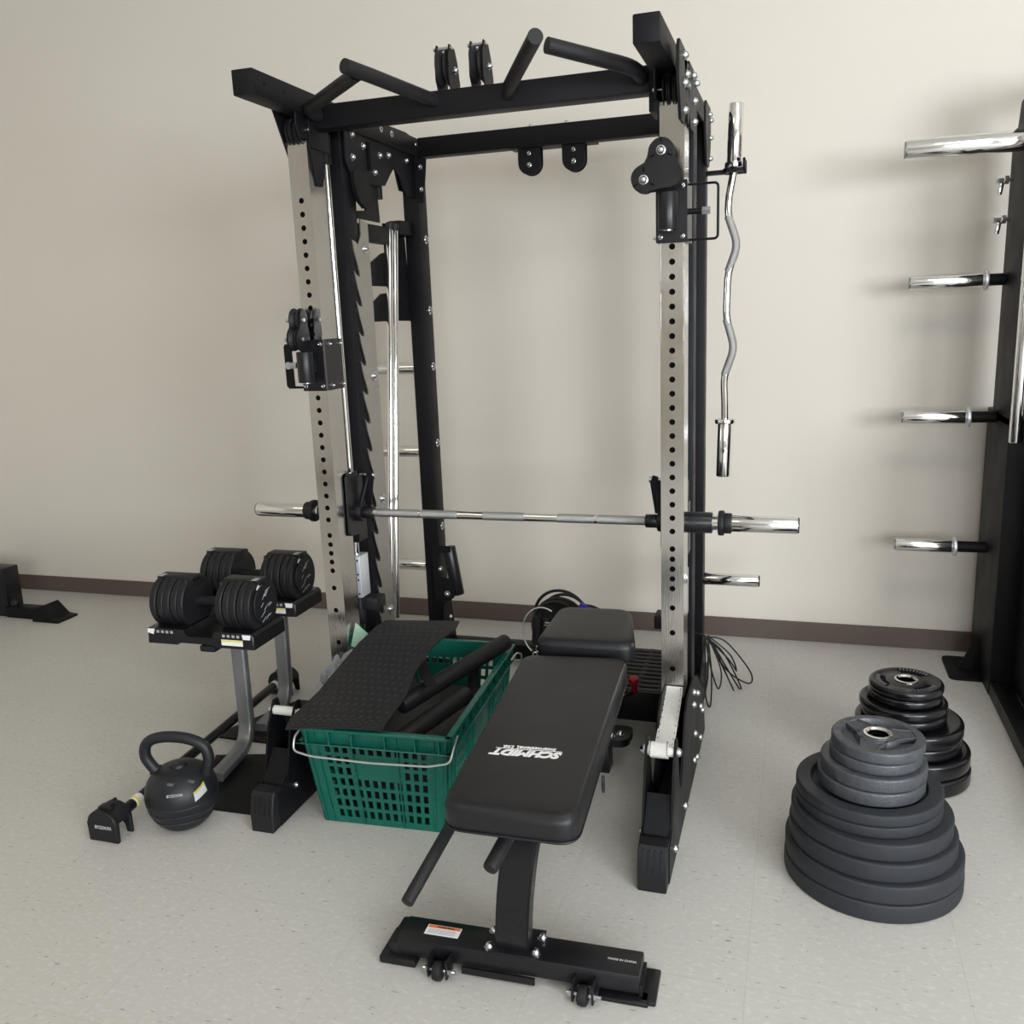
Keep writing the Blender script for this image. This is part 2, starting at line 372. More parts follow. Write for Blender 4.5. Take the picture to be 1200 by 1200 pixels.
for xc, s in ((XR, 1), (XL, -1)):
    xr = XC+s*0.54      # rear frame sits slightly inboard
    holed_upright(xc)
    # chrome guide rod with collars
    bm = bm_new(); cyl(bm, (xc-s*0.004, 2.735, 0.10), (xc-s*0.004, 2.735, 1.99), 0.0125, 20)
    g = link('guide_rod', bm, M['chrome'], rack); g['label'] = 'chrome guide rod'
    for za, zb in ((1.94, 2.03), (0.07, 0.13)):
        bm = bm_new(); cyl(bm, (xc-s*0.004, 2.735, za), (xc-s*0.004, 2.735, zb), 0.02, 18); link('rod_collar', bm, M['black'], g)
    # middle upright
    bm = bm_new(); box(bm, xc-0.033, xc+0.033, 2.785, 2.875, 0.05, 2.055, 0.004); link('middle_upright', bm, M['black'], rack)
    # rear upright
    bm = bm_new(); box(bm, xr-0.033, xr+0.033, 3.36, 3.44, 0.0, 2.055, 0.004); ru = link('rear_upright', bm, M['black'], rack)
    for z in (0.95, 0.60, 1.48, 1.26, 1.75):
        bolt(ru, (xr-s*0.034, 3.405, z), (-s, 0, 0), 0.009, washer=True)
    # top side beam
    bm = bm_new(); box(bm, xc-s*0.02-0.0325, xc-s*0.02+0.0325, 2.275, 3.44, 2.055, 2.121, 0.004)
    tb = link('top_side_beam', bm, M['black'], rack)
    for y in (2.33, 2.43):
        bm = bm_new(); cyl(bm, (xc-s*0.02-s*0.0327, y, 2.09), (xc-s*0.02-s*0.0320, y, 2.09), 0.005, 10); link('bolt_hole_shade', bm, M['darkhole'], tb)  # dark disc paints the shade of a hole on the beam
    # bottom side beam
    bm = bm_new(); box(bm, xc-0.03, xc+0.03, 2.12, 3.44, 0.005, 0.07, 0.004); link('bottom_side_beam', bm, M['black'], rack)
    # toothed catch plate on the inner face
    poly = [(2.935, 0.30), (2.935, 1.775), (2.880, 1.785), (2.878, 1.735), (2.850, 1.70), (2.832, 1.71)]
    z = 1.71
    while z > 0.36:
        poly += [(2.810, z+0.004), (2.816, z-0.012), (2.820, z-0.030), (2.829, z-0.055), (2.841, z-0.082), (2.849, z-0.104), (2.848, z-0.114), (2.836, z-0.112), (2.824, z-0.108)]
        z -= 0.0995
    poly += [(2.83, 0.33), (2.86, 0.30)]
    bm = bm_new(); xi = xc-s*0.036
    prism(bm, poly, 'x', xi-0.0025-s*0.001, xi+0.0025-s*0.001); cp = link('catch_plate', bm, M['saw'], rack, smooth=False); cp['label'] = 'toothed stainless catch plate'
    for z in (1.69, 1.26, 0.82, 0.40): bolt(cp, (xi-s*0.004, 2.905, z), (-s, 0, 0), 0.009, washer=True)
    # outer gusset plates with dome bolts
    xo = xc+s*0.036
    for (y0, y1, z0, z1, xo_p, bl) in (
        (2.40, 2.565, 1.915, 2.095, xo, ((2.50, 2.075), (2.545, 2.04), (2.50, 2.01), (2.50, 1.945))),
        (2.60, 2.80, 1.93, 2.090, xo, ((2.70, 2.07), (2.77, 2.065), (2.725, 2.01), (2.72, 1.955))),
        (3.29, 3.47, 1.93, 2.13, xr+s*0.036, ((3.40, 2.10), (3.45, 2.09), (3.44, 2.03), (3.43, 1.96)))):
        if s < 0 and y0 < 2.5: continue
        bm = bm_new()
        prism(bm, [(y0+0.05, z0), (y1-0.05, z0), (y1, z0+0.07), (y1, z1-0.02), (y1-0.02, z1), (y0+0.02, z1), (y0, z1-0.02), (y0, z1-0.09)], 'x', xo_p-0.004, xo_p+0.004, 0.001)
        gp = link('gusset_plate', bm, M['black'], rack)
        for (by, bz) in bl: bolt(gp, (xo_p+s*0.004, by, bz), (s, 0, 0), 0.0095)
    # inner gusset plates
    bm = bm_new()
    xi2 = xc-s*0.04
    prism(bm, [(2.80, 2.12), (2.80, 1.955), (2.83, 1.925), (3.00, 1.905), (3.09, 1.915), (3.14, 1.96), (3.18, 1.99), (3.23, 1.96), (3.27, 1.90), (3.36, 1.90), (3.41, 1.93), (3.43, 2.02), (3.41, 2.115), (3.30, 2.128)], 'x', xi2-0.004, xi2+0.004, 0.001)
    ip = link('inner_bracket', bm, M['black'], rack)
    for (by, bz) in ((2.848, 2.046), (2.926, 2.022), (2.844, 1.976), (3.054, 2.011), (3.126, 2.022), (3.006, 1.949), (3.282, 2.026), (3.371, 2.095)):
        bolt(ip, (xi2-s*0.004, by, bz), (-s, 0, 0), 0.009)
    for (by, bz) in ((3.067, 2.10), (3.154, 2.097)): bolt(ip, (xi2-s*0.004, by, bz), (-s, 0, 0), 0.012, washer=True)
    bm = bm_new(); box(bm, xi2-0.006-s*0.002, xi2+0.006-s*0.002, 2.955, 2.975, 1.95, 2.04); link('slot_shade', bm, M['darkhole'], ip)  # dark block stands in for the shade in a slot
    bm = bm_new()
    prism(bm, [(2.83, 1.93), (2.93, 1.93), (2.955, 1.89), (2.945, 1.84), (2.90, 1.82), (2.86, 1.84), (2.835, 1.88)], 'x', xi2-0.014-s*0.012, xi2-0.006-s*0.012+0.008, 0.001)
    link('pulley_cover', bm, M['black'], ip)
    bm = bm_new(); xp = xc-s*0.02
    prism(bm, [(2.93, 1.91), (3.06, 1.92), (3.07, 1.79), (2.90, 1.79), (2.90, 1.815), (2.965, 1.82), (2.965, 1.86), (2.93, 1.87)], 'x', xp-0.004, xp+0.004, 0.001)
    link('pulley_hook_plate', bm, M['black'], ip)
    bm = bm_new(); cyl(bm, (xp, 3.08, 1.93), (xp, 3.08, 1.87), 0.014, 14); link('pulley_stem', bm, M['black'], ip)
    # rear corner plate below rear crossbar (faces forward)
    bm = bm_new()
    prism(bm, [(xr-s*0.03, 2.04), (xr-s*0.075, 2.04), (xr-s*0.07, 1.99), (xr-s*0.055, 1.88), (xr-s*0.03, 1.88)], 'y', 3.352, 3.358); rc = link('corner_plate', bm, M['black'], rack)
    for z in (2.01, 1.93): bolt(rc, (xr-s*0.05, 3.35, z), (0, -1, 0), 0.008)
    # front upright top clevis (white rope pin, grooved pulley)
    bm = bm_new()
    prism(bm, [(2.505, 2.075), (2.62, 2.075), (2.62, 1.95), (2.60, 1.925), (2.585, 1.935), (2.555, 1.99)], 'x', xc+s*0.034, xc+s*0.040, 0.001)
    prism(bm, [(2.51, 2.105), (2.62, 2.105), (2.66, 2.03), (2.66, 1.90), (2.64, 1.86), (2.61, 1.86), (2.60, 1.90), (2.57, 1.99), (2.525, 1.985), (2.505, 2.02)], 'x', xc-s*0.040, xc-s*0.034, 0.001)
    tc_ = link('top_clevis', bm, M['black'], rack)
    bm = bm_new(); cyl(bm, (xc-0.05, 2.565, 2.015), (xc+0.05, 2.565, 2.015), 0.004, 10); cyl(bm, (xc-0.048, 2.565, 2.015), (xc-0.040, 2.565, 2.015), 0.008, 10); cyl(bm, (xc+0.040, 2.565, 2.015), (xc+0.048, 2.565, 2.015), 0.008, 10)
    link('clevis_pin', bm, M['zinc'], tc_)
    bm = bm_new()
    for dx in (-0.016, 0.0, 0.016): lathe(bm, (xc+dx-0.007, 2.585, 2.012), (1, 0, 0), [(0, 0), (0.040, 0), (0.040, 0.003), (0.028, 0.007), (0.040, 0.011), (0.040, 0.014), (0, 0.014)], 24)
    link('pulley_wheel', bm, M['rubber'], tc_)
    # foot: two side plates, filler channel, axle, plastic cap
    fx = -0.322 if s > 0 else -1.460
    out = [(2.07, 0.004), (2.07, 0.10), (2.125, 0.125), (2.165, 0.27), (2.205, 0.338), (2.23, 0.335), (2.245, 0.27), (2.275, 0.17), (2.31, 0.145), (2.36, 0.20), (2.42, 0.32), (2.47, 0.345), (2.62, 0.345), (2.72, 0.31), (2.86, 0.22), (2.95, 0.10), (2.98, 0.004)]
    if s < 0: out = out[:9]+[(2.36, 0.16), (2.62, 0.16), (2.95, 0.08), (2.98, 0.004)]
    for q in (1, -1):
        bm = bm_new(); px = fx+q*0.0375
        pl = out if (q*s > 0) else [p for p in out if p[0] < 2.70 and p[1] > 0.003][:-1 if s < 0 and False else None]+[(2.70, out[10][1]-0.01), (2.70, 0.004)]
        prism(bm, pl, 'x', px-0.003, px+0.003, 0.001); fp = link('foot_plate', bm, M['black'], rack)
        if q*s > 0:
            for (by, bz) in ((2.60, 0.305), (2.60, 0.265), (2.70, 0.26), (2.80, 0.17), (2.86, 0.13), (2.64, 0.15), (2.80, 0.06), (2.62, 0.07), (2.70, 0.04), (2.38, 0.05), (2.16, 0.05)) if s > 0 else ((2.80, 0.06), (2.62, 0.07), (2.38, 0.05), (2.16, 0.05)):
                bolt(fp, (px+q*0.003, by, bz), (q, 0, 0), 0.0095)
        else:
            (bolt(fp, (px+q*0.003, 2.52, 0.30), (q, 0, 0), 0.009) if s > 0 else None); bolt(fp, (px+q*0.003, 2.16, 0.09), (q, 0, 0), 0.009)
    bm = bm_new()
    prism(bm, [(2.10, 0.02), (2.11, 0.12), (2.17, 0.20), (2.27, 0.12), (2.36, 0.08), (2.55, 0.08), (2.55, 0.02)], 'x', fx-0.033, fx+0.033, 0.001); link('foot_channel', bm, M['black'], rack)
    bm = bm_new(); cyl(bm, (fx-0.037, 2.205, 0.305), (fx+0.037, 2.205, 0.305), 0.014, 18)
    ax_ = link('axle_roller', bm, M['white_roller'], rack); ax_['label'] = 'white axle roller'
    bolt(ax_, (fx+0.044, 2.205, 0.305), (1, 0, 0), 0.011); bolt(ax_, (fx-0.044, 2.205, 0.305), (-1, 0, 0), 0.011)
    bm = bm_new()
    prism(bm, [(2.095, 0.0), (2.032, 0.0), (2.032, 0.055), (2.044, 0.105), (2.054, 0.118), (2.095, 0.118)], 'x', fx-0.0375, fx+0.0375, 0.003)
    cap = link('plastic_foot_cap', bm, M['rubber'], rack)
    for k in range(4):
        bm = bm_new()
        xk = fx-0.024+0.016*k
        prism(bm, [(2.0295, 0.055), (2.035, 0.05), (2.052, 0.112), (2.042, 0.108)], 'x', xk-0.0025, xk+0.0025)
        link('cap_ridge', bm, M['rubber'], cap)
    # weight horns on the rear uprights
    for z in ((1.255, 0.915, 0.428) if s < 0 else (0.428,)):
        bm = bm_new(); cyl(bm, (xr+s*0.033, 3.40, z), (xr+s*0.238, 3.40, z), 0.0235, 24, bev=0.004); h = link('weight_horn', bm, M['chrome'], rack); h['label'] = 'chrome plate storage horn'
        bm = bm_new(); cyl(bm, (xr+s*0.238, 3.40, z), (xr+s*0.241, 3.40, z), 0.021, 20); link('end_cap', bm, M['rubber'], h)
    # rear foot gusset
    bm = bm_new(); prism(bm, [(3.30, 0.0), (3.36, 0.27), (3.44, 0.27), (3.50, 0.0)], 'x', xr-s*0.04-0.003, xr-s*0.04+0.003, 0.001); rg = link('rear_foot_gusset', bm, M['black'], rack)
    bolt(rg, (xr-s*0.044, 3.41, 0.20), (-s, 0, 0), 0.009)
    # lower linear bearing and rubber bumper on the guide rod
    rx = xc-s*0.004
    bm = bm_new(); box(bm, rx-0.029, rx+0.029, 2.703, 2.768, 0.505, 0.655, 0.003)
    lb = link('linear_bearing', bm, M['alu'], rack); lb['label'] = 'white aluminium bearing block'
    bm = bm_new()
    for (dx, dz) in ((-0.018, 0.64), (0.018, 0.64), (-0.018, 0.59), (0.018, 0.59), (-0.018, 0.57), (0.018, 0.57), (-0.018, 0.52), (0.018, 0.52)): cyl(bm, (rx+dx, 2.7035, dz), (rx+dx, 2.702, dz), 0.0035, 8)
    box(bm, rx-0.002, rx+0.002, 2.7015, 2.704, 0.506, 0.654)
    link('screw', bm, M['darkhole'], lb)
    bm = bm_new(); cyl(bm, (rx, 2.735, 0.40), (rx, 2.735, 0.50), 0.02, 18, bev=0.005); box(bm, min(rx+s*0.02, rx-s*0.075), max(rx+s*0.02, rx-s*0.075), 2.72, 2.79, 0.455, 0.50, 0.005)
    link('rubber_bumper', bm, M['rubber'], rack)

# crossbars
bm = bm_new(); box(bm, XL+0.02, XR-0.056, 2.60, 2.665, 2.020, 2.088, 0.004); cb = link('front_crossbar', bm, M['black'], rack)
bm = bm_new(); box(bm, XR-0.062, XR-0.034, 2.575, 2.69, 1.965, 2.115, 0.002); link('crossbar_flange', bm, M['black'], cb)
bm = bm_new(); box(bm, XL+0.034, XL+0.045, 2.575, 2.69, 1.965, 2.115, 0.002); link('crossbar_flange', bm, M['black'], cb)
bm = bm_new(); box(bm, -1.44+0.033, -0.362-0.033, 3.375, 3.435, 2.050, 2.120, 0.004); link('rear_crossbar', bm, M['black'], rack)
bm = bm_new(); box(bm, -1.44+0.033, -0.362-0.033, 3.43, 3.50, 0.02, 0.085, 0.004); link('rear_floor_beam', bm, M['black'], rack)
# pull-up grips
def grip(pts, r=0.0195, n='pull_up_grip'):
    bm = bm_new(); tube(bm, pts, r, 18); g = link(n, bm, M['rubber'], rack)
    return g
grip(fillet_path([(-1.40, 2.63, 2.055), (-1.405, 2.54, 2.062), (-1.15, 2.36, 2.092)], 0.04))
grip([(-1.025, 2.61, 2.062), (-1.115, 2.39, 2.09), (-1.152, 2.30, 2.100)])
grip(fillet_path([(-0.81, 2.63, 2.055), (-0.79, 2.565, 2.06), (-0.625, 2.27, 2.10)], 0.04))
grip(fillet_path([(-0.425, 2.62, 2.055), (-0.425, 2.50, 2.06), (-0.615, 2.335, 2.095)], 0.05))
# two pulleys standing on the front crossbar
for x in (-0.985, -0.882):
    bm = bm_new()
    pl = [(2.60, 2.085), (2.66, 2.085), (2.675, 2.11), (2.66, 2.165), (2.64, 2.20), (2.60, 2.205), (2.585, 2.17), (2.585, 2.11)]
    prism(bm, pl, 'x', x+0.012, x+0.016); prism(bm, pl, 'x', x-0.026, x-0.022)
    p_ = link('top_pulley_bracket', bm, M['black'], rack)
    bm = bm_new(); lathe(bm, (x-0.019, 2.615, 2.145), (1, 0, 0), [(0, 0), (0.05, 0), (0.05, 0.003), (0.036, 0.014), (0.05, 0.025), (0.05, 0.028), (0, 0.028)], 28); link('pulley_wheel', bm, M['rubber'], p_)
    bolt(p_, (x+0.016, 2.632, 2.142), (1, 0, 0), 0.008)
    bm = bm_new(); cyl(bm, (x-0.034, 2.605, 2.195), (x+0.022, 2.605, 2.195), 0.005, 10); link('pulley_pin', bm, M['zinc'], p_)
# pulleys hanging under the rear crossbar
for x in (-0.887, -0.720):
    bm = bm_new(); pl = arc(x-0.08+0.0, 1.993, 0.042, 180, 360, 14)+[(x-0.038, 2.052), (x-0.122, 2.052)]
    pl = [(a+0.0, b) for a, b in pl]
    prism(bm, pl, 'y', 3.37, 3.374); prism(bm, pl, 'y', 3.41, 3.414)
    p_ = link('rear_pulley_bracket', bm, M['black'], rack)
    bm = bm_new(); lathe(bm, (x-0.08, 3.376, 1.993), (0, 1, 0), [(0, 0), (0.039, 0), (0.039, 0.003), (0.028, 0.016), (0.039, 0.029), (0.039, 0.032), (0, 0.032)], 24); link('pulley_wheel', bm, M['rubber'], p_)
    bolt(p_, (x-0.08, 3.37, 1.985), (0, -1, 0), 0.007); bolt(p_, (x-0.08, 3.37, 2.025), (0, -1, 0), 0.006)
bm = bm_new(); box(bm, -1.04, -0.72, 3.36, 3.44, 2.044, 2.05, 0.001); link('pulley_mount_plate', bm, M['black'], rack)
for x in (-0.965, -0.83): bolt(rack, (x, 3.40, 2.119), (0, 0, 1), 0.008)

# pulley carriages on the front uprights
def carriage(xc, zc, s, swing):
    y0 = YU-0.008
    bm = bm_new()
    box(bm, xc-0.042, xc+0.042, y0-0.006, y0, zc-0.08, zc+0.08, 0.0015, 1); box(bm, xc-0.042, xc-0.036, y0, YU+0.105, zc-0.08, zc+0.08, 0.0015, 1); box(bm, xc+0.036, xc+0.042, y0, YU+0.105, zc-0.08, zc+0.08, 0.0015, 1)
    c = link('pulley_carriage', bm, M['blackgloss'], rack)
    for dz in (-0.065, 0.065):
        for dx in (-0.03, 0.03): bolt(c, (xc+dx, y0-0.006, zc+dz), (0, -1, 0), 0.005)
        for dy in (0.02, 0.09): bolt(c, (xc-s*0.042, YU+dy, zc+dz), (-s, 0, 0), 0.005)
    cx, cy = xc-0.004, y0-0.045
    bm = bm_new(); cyl(bm, (cx, cy, zc-0.05), (cx, cy, zc+0.045), 0.026, 24, bev=0.003); box(bm, cx-0.012, cx+0.012, cy, y0-0.004, zc-0.02, zc+0.02)
    link('swivel_barrel', bm, M['blackgloss'], c)
    bm = bm_new(); cyl(bm, (cx, cy, zc-0.053), (cx, cy, zc-0.048), 0.014, 14); link('barrel_nut', bm, M['zinc'], c)
    # trefoil pulley head
    pts = arc(-0.006, 0.098, 0.032, 5, 165, 9)+[(-0.040, 0.085), (-0.047, 0.072)]+arc(-0.050, 0.034, 0.034, 115, 285, 10)+[(-0.030, 0.001), (-0.01, 0.006), (0.018, 0.006)]+arc(0.022, 0.034, 0.026, -70, 40, 6)+[(0.038, 0.066), (0.030, 0.082)]
    if swing:   # faces the room
        bm = bm_new(); pl = [(cx-0.01+a, zc+0.048+b) for a, b in pts]; prism(bm, pl, 'y', cy-0.026, cy-0.022, 0.001); prism(bm, pl, 'y', cy+0.012, cy+0.016, 0.001)
        h = link('pulley_head', bm, M['blackgloss'], c)
        for (a, b) in ((-0.004, 0.100), (-0.050, 0.030)):
            bm = bm_new(); lathe(bm, (cx-0.01+a, cy-0.02, zc+0.048+b), (0, 1, 0), [(0, 0), (0.033, 0), (0.033, 0.003), (0.024, 0.015), (0.033, 0.027), (0.033, 0.03), (0, 0.03)], 24); link('pulley_wheel', bm, M['rubber'], h)
            bolt(h, (cx-0.01+a, cy-0.026, zc+0.048+b), (0, -1, 0), 0.010, washer=False)
            bm = bm_new()
            for q in range(3):
                an = PI/2+q*2*PI/3; c0 = Vector((cx-0.01+a+math.cos(an)*0.026, cy-0.0268, zc+0.048+b+math.sin(an)*0.026))
                box(bm, c0.x-0.006, c0.x+0.006, c0.y-0.0005, c0.y+0.0005, c0.z-0.0022, c0.z+0.0022, rot=(0, -an, 0))
            link('head_slot_shade', bm, M['darkhole'], h)  # slots are dark slivers, their shade put into the colour
    else:       # edge-on, in the depth plane
        bm = bm_new(); pl = [(cy-0.004-a*0+(-a), zc+0.048+b) for a, b in pts]
        hx = cx-0.018
        pl = [(cy+0.012+a*0.6, zc+0.048+b*0.98) for a, b in pts]
        prism(bm, pl, 'x', hx-0.019, hx-0.015, 0.001); prism(bm, pl, 'x', hx+0.015, hx+0.019, 0.001)
        h = link('pulley_head', bm, M['black'], c)
        for (a, b) in ((-0.004, 0.094), (-0.030, 0.036)):
            bm = bm_new(); lathe(bm, (hx-0.013, cy+0.012+a*0.6, zc+0.048+b), (1, 0, 0), [(0, 0), (0.036, 0), (0.036, 0.003), (0.026, 0.013), (0.036, 0.023), (0.036, 0.026), (0, 0.026)], 24); link('pulley_wheel', bm, M['rubber'], h)
            bm = bm_new(); cyl(bm, (hx-0.034, cy+a*0.6, zc+0.048+b), (hx+0.028, cy+a*0.6, zc+0.048+b), 0.006, 10); link('pulley_pin', bm, M['zinc'], h)
    # pull handle on the outside
    x0 = xc+s*0.042; x1 = xc+s*0.120
    bm = bm_new()
    if s > 0:
        tube(bm, fillet_path([(x0-s*0.002, y0+0.03, zc+0.07), (x1, y0+0.03, zc+0.07), (x1, y0+0.03, zc-0.074), (x0-s*0.002, y0+0.03, zc-0.074)], 0.012), 0.0035, 8)
    else:
        pl = [(x0, zc+0.07), (x1+0.005, zc+0.068), (x1, zc+0.06), (x1, zc-0.065), (x1+0.008, zc-0.074), (x0, zc-0.074), (x0, zc-0.068), (x1+0.028, zc-0.066), (x1+0.026, zc+0.062), (x0, zc+0.064)]
        prism(bm, pl, 'y', y0+0.026, y0+0.032)
    link('carriage_handle', bm, M['black'], c)
    if s < 0:
        bm = bm_new(); cyl(bm, (x1+0.012, y0+0.0255, zc), (x1+0.012, y0+0.0245, zc), 0.012, 16); link('handle_hole_plug', bm, M['zinc'], c)
    bm = bm_new(); cyl(bm, (x0-s*0.002, y0+0.03, zc), (x0+s*0.04, y0+0.03, zc), 0.008, 12); link('pin_sleeve', bm, M['black'], c)
    bm = bm_new(); cyl(bm, (x0+s*0.036, y0+0.03, zc), (x0+s*0.058, y0+0.03, zc), 0.011, 6); link('pop_pin', bm, M['zinc'], c)
carriage(XR, 1.705, 1, True)
carriage(XL, 1.318, -1, False)

# leaning chrome posts and black loading plates behind the left catch plate
for dy, r in ((0.0, 0.0125), (0.045, 0.0125)):
    bm = bm_new(); cyl(bm, (-1.452, 3.172+dy, 1.775), (-1.452, 2.958+dy, 0.33), r, 18); t_ = link('leaning_chrome_rod', bm, M['chrome'], rack)
    bm = bm_new(); cyl(bm, (-1.452, 3.176+dy, 1.797), (-1.452, 3.172+dy, 1.772), 0.016, 14); link('rod_cap', bm, M['rubber'], t_)
bm = bm_new(); box(bm, -1.48, -1.445, 2.94, 3.15, 1.72, 1.78, 0.003); link('rod_bracket', bm, M['black'], rack)
bm = bm_new(); box(bm, -1.49, -1.435, 3.24, 3.36, 1.76, 1.812, 0.004); link('rod_bracket', bm, M['black'], rack)
bm = bm_new()
prism(bm, [(3.19, 1.80), (3.37, 1.80), (3.40, 1.442), (3.20, 1.447)], 'x', -1.49, -1.483)
prism(bm, [(3.027, 1.640), (3.154, 1.690), (3.22, 1.70), (3.22, 1.572), (3.029, 1.572)], 'x', -1.489, -1.484)
prism(bm, [(3.025, 1.500), (3.131, 1.545), (3.22, 1.55), (3.22, 1.445), (3.023, 1.445)], 'x', -1.489, -1.484)
link('loading_plate', bm, M['black'], rack)
# tube socket clamped to the left rear upright
bm = bm_new(); cyl(bm, (-1.368, 3.37, 0.52), (-1.338, 3.37, 0.315), 0.027, 22, bev=0.003); ls = link('pivot_socket', bm, M['blackgloss'], rack)
bm = bm_new(); prism(bm, [(-1.43, 0.53), (-1.35, 0.53), (-1.35, 0.505), (-1.405, 0.50), (-1.405, 0.40), (-1.34, 0.385), (-1.345, 0.31), (-1.36, 0.297), (-1.43, 0.297)], 'y', 3.338, 3.344); link('socket_bracket', bm, M['black'], ls)
bolt(ls, (-1.372, 3.338, 0.325), (0, -1, 0), 0.011); bolt(ls, (-1.40, 3.345, 0.43), (0, -1, 0), 0.010)
# slotted foot platform at the back of the rack
bm = bm_new()
for k in range(11):
    y = 2.84+0.036*k; box(bm, -0.78, -0.378, y, y+0.026, 0.178, 0.190, 0.002, 1)
box(bm, -0.78, -0.378, 2.835, 3.235, 0.160, 0.176)
for x in (-0.78, -0.69, -0.60, -0.51, -0.43, -0.394): box(bm, x, x+0.016, 2.835, 3.235, 0.176, 0.188)
fp = link('foot_platform', bm, M['black'], rack)
bm = bm_new(); box(bm, -0.78, -0.378, 2.825, 2.835, 0.085, 0.19, 0.001); box(bm, -0.78, -0.77, 2.835, 3.44, 0.05, 0.176); box(bm, -0.386, -0.378, 2.835, 3.44, 0.05, 0.176); link('platform_skirt', bm, M['black'], fp)
bm = bm_new(); box(bm, -0.425, -0.37, 2.79, 2.84, 0.03, 0.16, 0.004); link('platform_bracket', bm, M['black'], fp)
bm = bm_new(); cyl(bm, (-0.43, 2.97, 0.62-0.62+0.085), (-0.43, 2.97, 0.09), 0.01, 8); link('platform_stud', bm, M['zinc'], fp)

# ------------------------------------------------------------------ guided barbell of the rack
bar = thing('smith_barbell', (XC, 2.705, 0.813), 'chrome guided barbell crossing the rack between its two front uprights', 'barbell')
bm = bm_new(); cyl(bm, (-1.40, 2.705, 0.813), (-0.405, 2.705, 0.813), 0.0135, 24); link('bar_shaft', bm, M['chrome'], bar)
for a, b in ((-1.35, -1.20), (-1.19, -1.06), (-0.97, -0.83), (-0.72, -0.60), (-0.59, -0.44)):
    bm = bm_new(); cyl(bm, (a, 2.705, 0.813), (b, 2.705, 0.813), 0.0141, 24)
    link('knurled_band', bm, M['knurl'], bar)['label'] = 'grey knurled grip band'
for s in (1, -1):
    X = lambda d: XC+s*d
    bm = bm_new(); cyl(bm, (X(0.72), 2.705, 0.813), (X(0.912), 2.705, 0.813), 0.025, 32, bev=0.003); sl = link('sleeve', bm, M['chrome'], bar)
    bm = bm_new(); cyl(bm, (X(0.912), 2.705, 0.813), (X(0.915), 2.705, 0.813), 0.023, 24); link('end_cap', bm, M['rubber'], sl)
    bm = bm_new(); cyl(bm, (X(0.682), 2.705, 0.813), (X(0.70), 2.705, 0.813), 0.038, 28, bev=0.004); cyl(bm, (X(0.698), 2.705, 0.813), (X(0.722), 2.705, 0.813), 0.031, 28, bev=0.004); link('sleeve_collar', bm, M['rubber'], bar)
    bm = bm_new(); cyl(bm, (X(0.655), 2.705, 0.813), (X(0.69), 2.705, 0.813), 0.022, 24); link('sleeve_neck', bm, M['chrome'], bar)
    bm = bm_new(); cyl(bm, (X(0.50), 2.705, 0.813), (X(0.665), 2.705, 0.813), 0.032, 28, bev=0.003); link('bearing_housing', bm, M['blackgloss'], bar)
    rx = XC+s*0.558
    bm = bm_new(); prism(bm, rrect(rx-0.032, rx+0.030, 0.86, 0.935, 0.004, 2), 'y', 2.708, 2.765, 0.001); prism(bm, rrect(rx-0.034, rx+0.018, 0.77, 0.93, 0.006, 2), 'y', 2.700, 2.708, 0.001); prism(bm, rrect(rx-0.020, rx+0.034, 0.705, 0.87, 0.006, 2), 'y', 2.704, 2.768, 0.001)
    xs_ = XC+s*0.562-s*0.0395
    prism(bm, [(2.635, 0.745), (2.715, 0.735), (2.715, 0.955), (2.645, 0.955), (2.632, 0.945), (2.628, 0.755)], 'x', xs_-0.0035, xs_+0.0035, 0.001)
    sd = link('slider_block', bm, M['blackgloss'], bar)
    bm = bm_new(); tube(bm, [(X(0.512), 2.705, 0.815), (X(0.508), 2.70, 0.84), (X(0.496), 2.745, 0.93)], 0.009, 12); hk = link('catch_lever', bm, M['black'], bar)
    bm = bm_new(); prism(bm, [(X(0.505), 0.83), (X(0.487), 0.83), (X(0.472), 0.925), (X(0.480), 0.95), (X(0.496), 0.945)], 'y', 2.735, 2.742); link('lever_plate', bm, M['black'], hk)
    bm = bm_new(); cyl(bm, (X(0.525), 2.745, 0.935), (X(0.47), 2.745, 0.935), 0.006, 12); cyl(bm, (X(0.476), 2.745, 0.935), (X(0.468), 2.745, 0.935), 0.010, 12); link('lever_bolt', bm, M['zinc'], hk)
    bm = bm_new(); cyl(bm, (X(0.50), 2.705, 0.813), (X(0.462), 2.705, 0.813), 0.021, 20, bev=0.003); link('inner_collar', bm, M['blackgloss'], bar)

# ------------------------------------------------------------------ strap at the right foot
bm = bm_new()
path = smooth_path([(0, 2.562, 0.335), (0, 2.548, 0.325), (0, 2.47, 0.295), (0, 2.36, 0.262), (0, 2.285, 0.255), (0, 2.235, 0.285), (0, 2.215, 0.3235), (0, 2.195, 0.319), (0, 2.186, 0.300), (0, 2.20, 0.287)], 4)
w_ = 0.052
def xo_(t): return -0.336+0.012*t
N = len(path); rows = []
for i, p in enumerate(path):
    t = i/(N-1); d = (path[min(i+1, N-1)]-path[max(i-1, 0)]).normalized(); nn = Vector((0, -d.z, d.y))
    hw = 0.027 if t < 0.7 else 0.027-0.004*(t-0.7)/0.3
    rows.append([bm.verts.new(p+Vector((xo_(t)+sx*hw, 0, 0))+nn*sg*0.0018) for sx, sg in ((-1, 1), (1, 1), (1, -1), (-1, -1))])
for a, b in zip(rows, rows[1:]):
    for k in range(4): bm.faces.new((a[k], a[(k+1) % 4], b[(k+1) % 4], b[k]))
bm.faces.new(rows[0]); bm.faces.new(rows[-1][::-1])
stp = thing('webbing_strap', (XR, 2.4, 0.25), 'white woven webbing strap slung from the right front upright to its foot roller', 'strap')
link('webbing', bm, M['strap'], stp)
bm = bm_new()
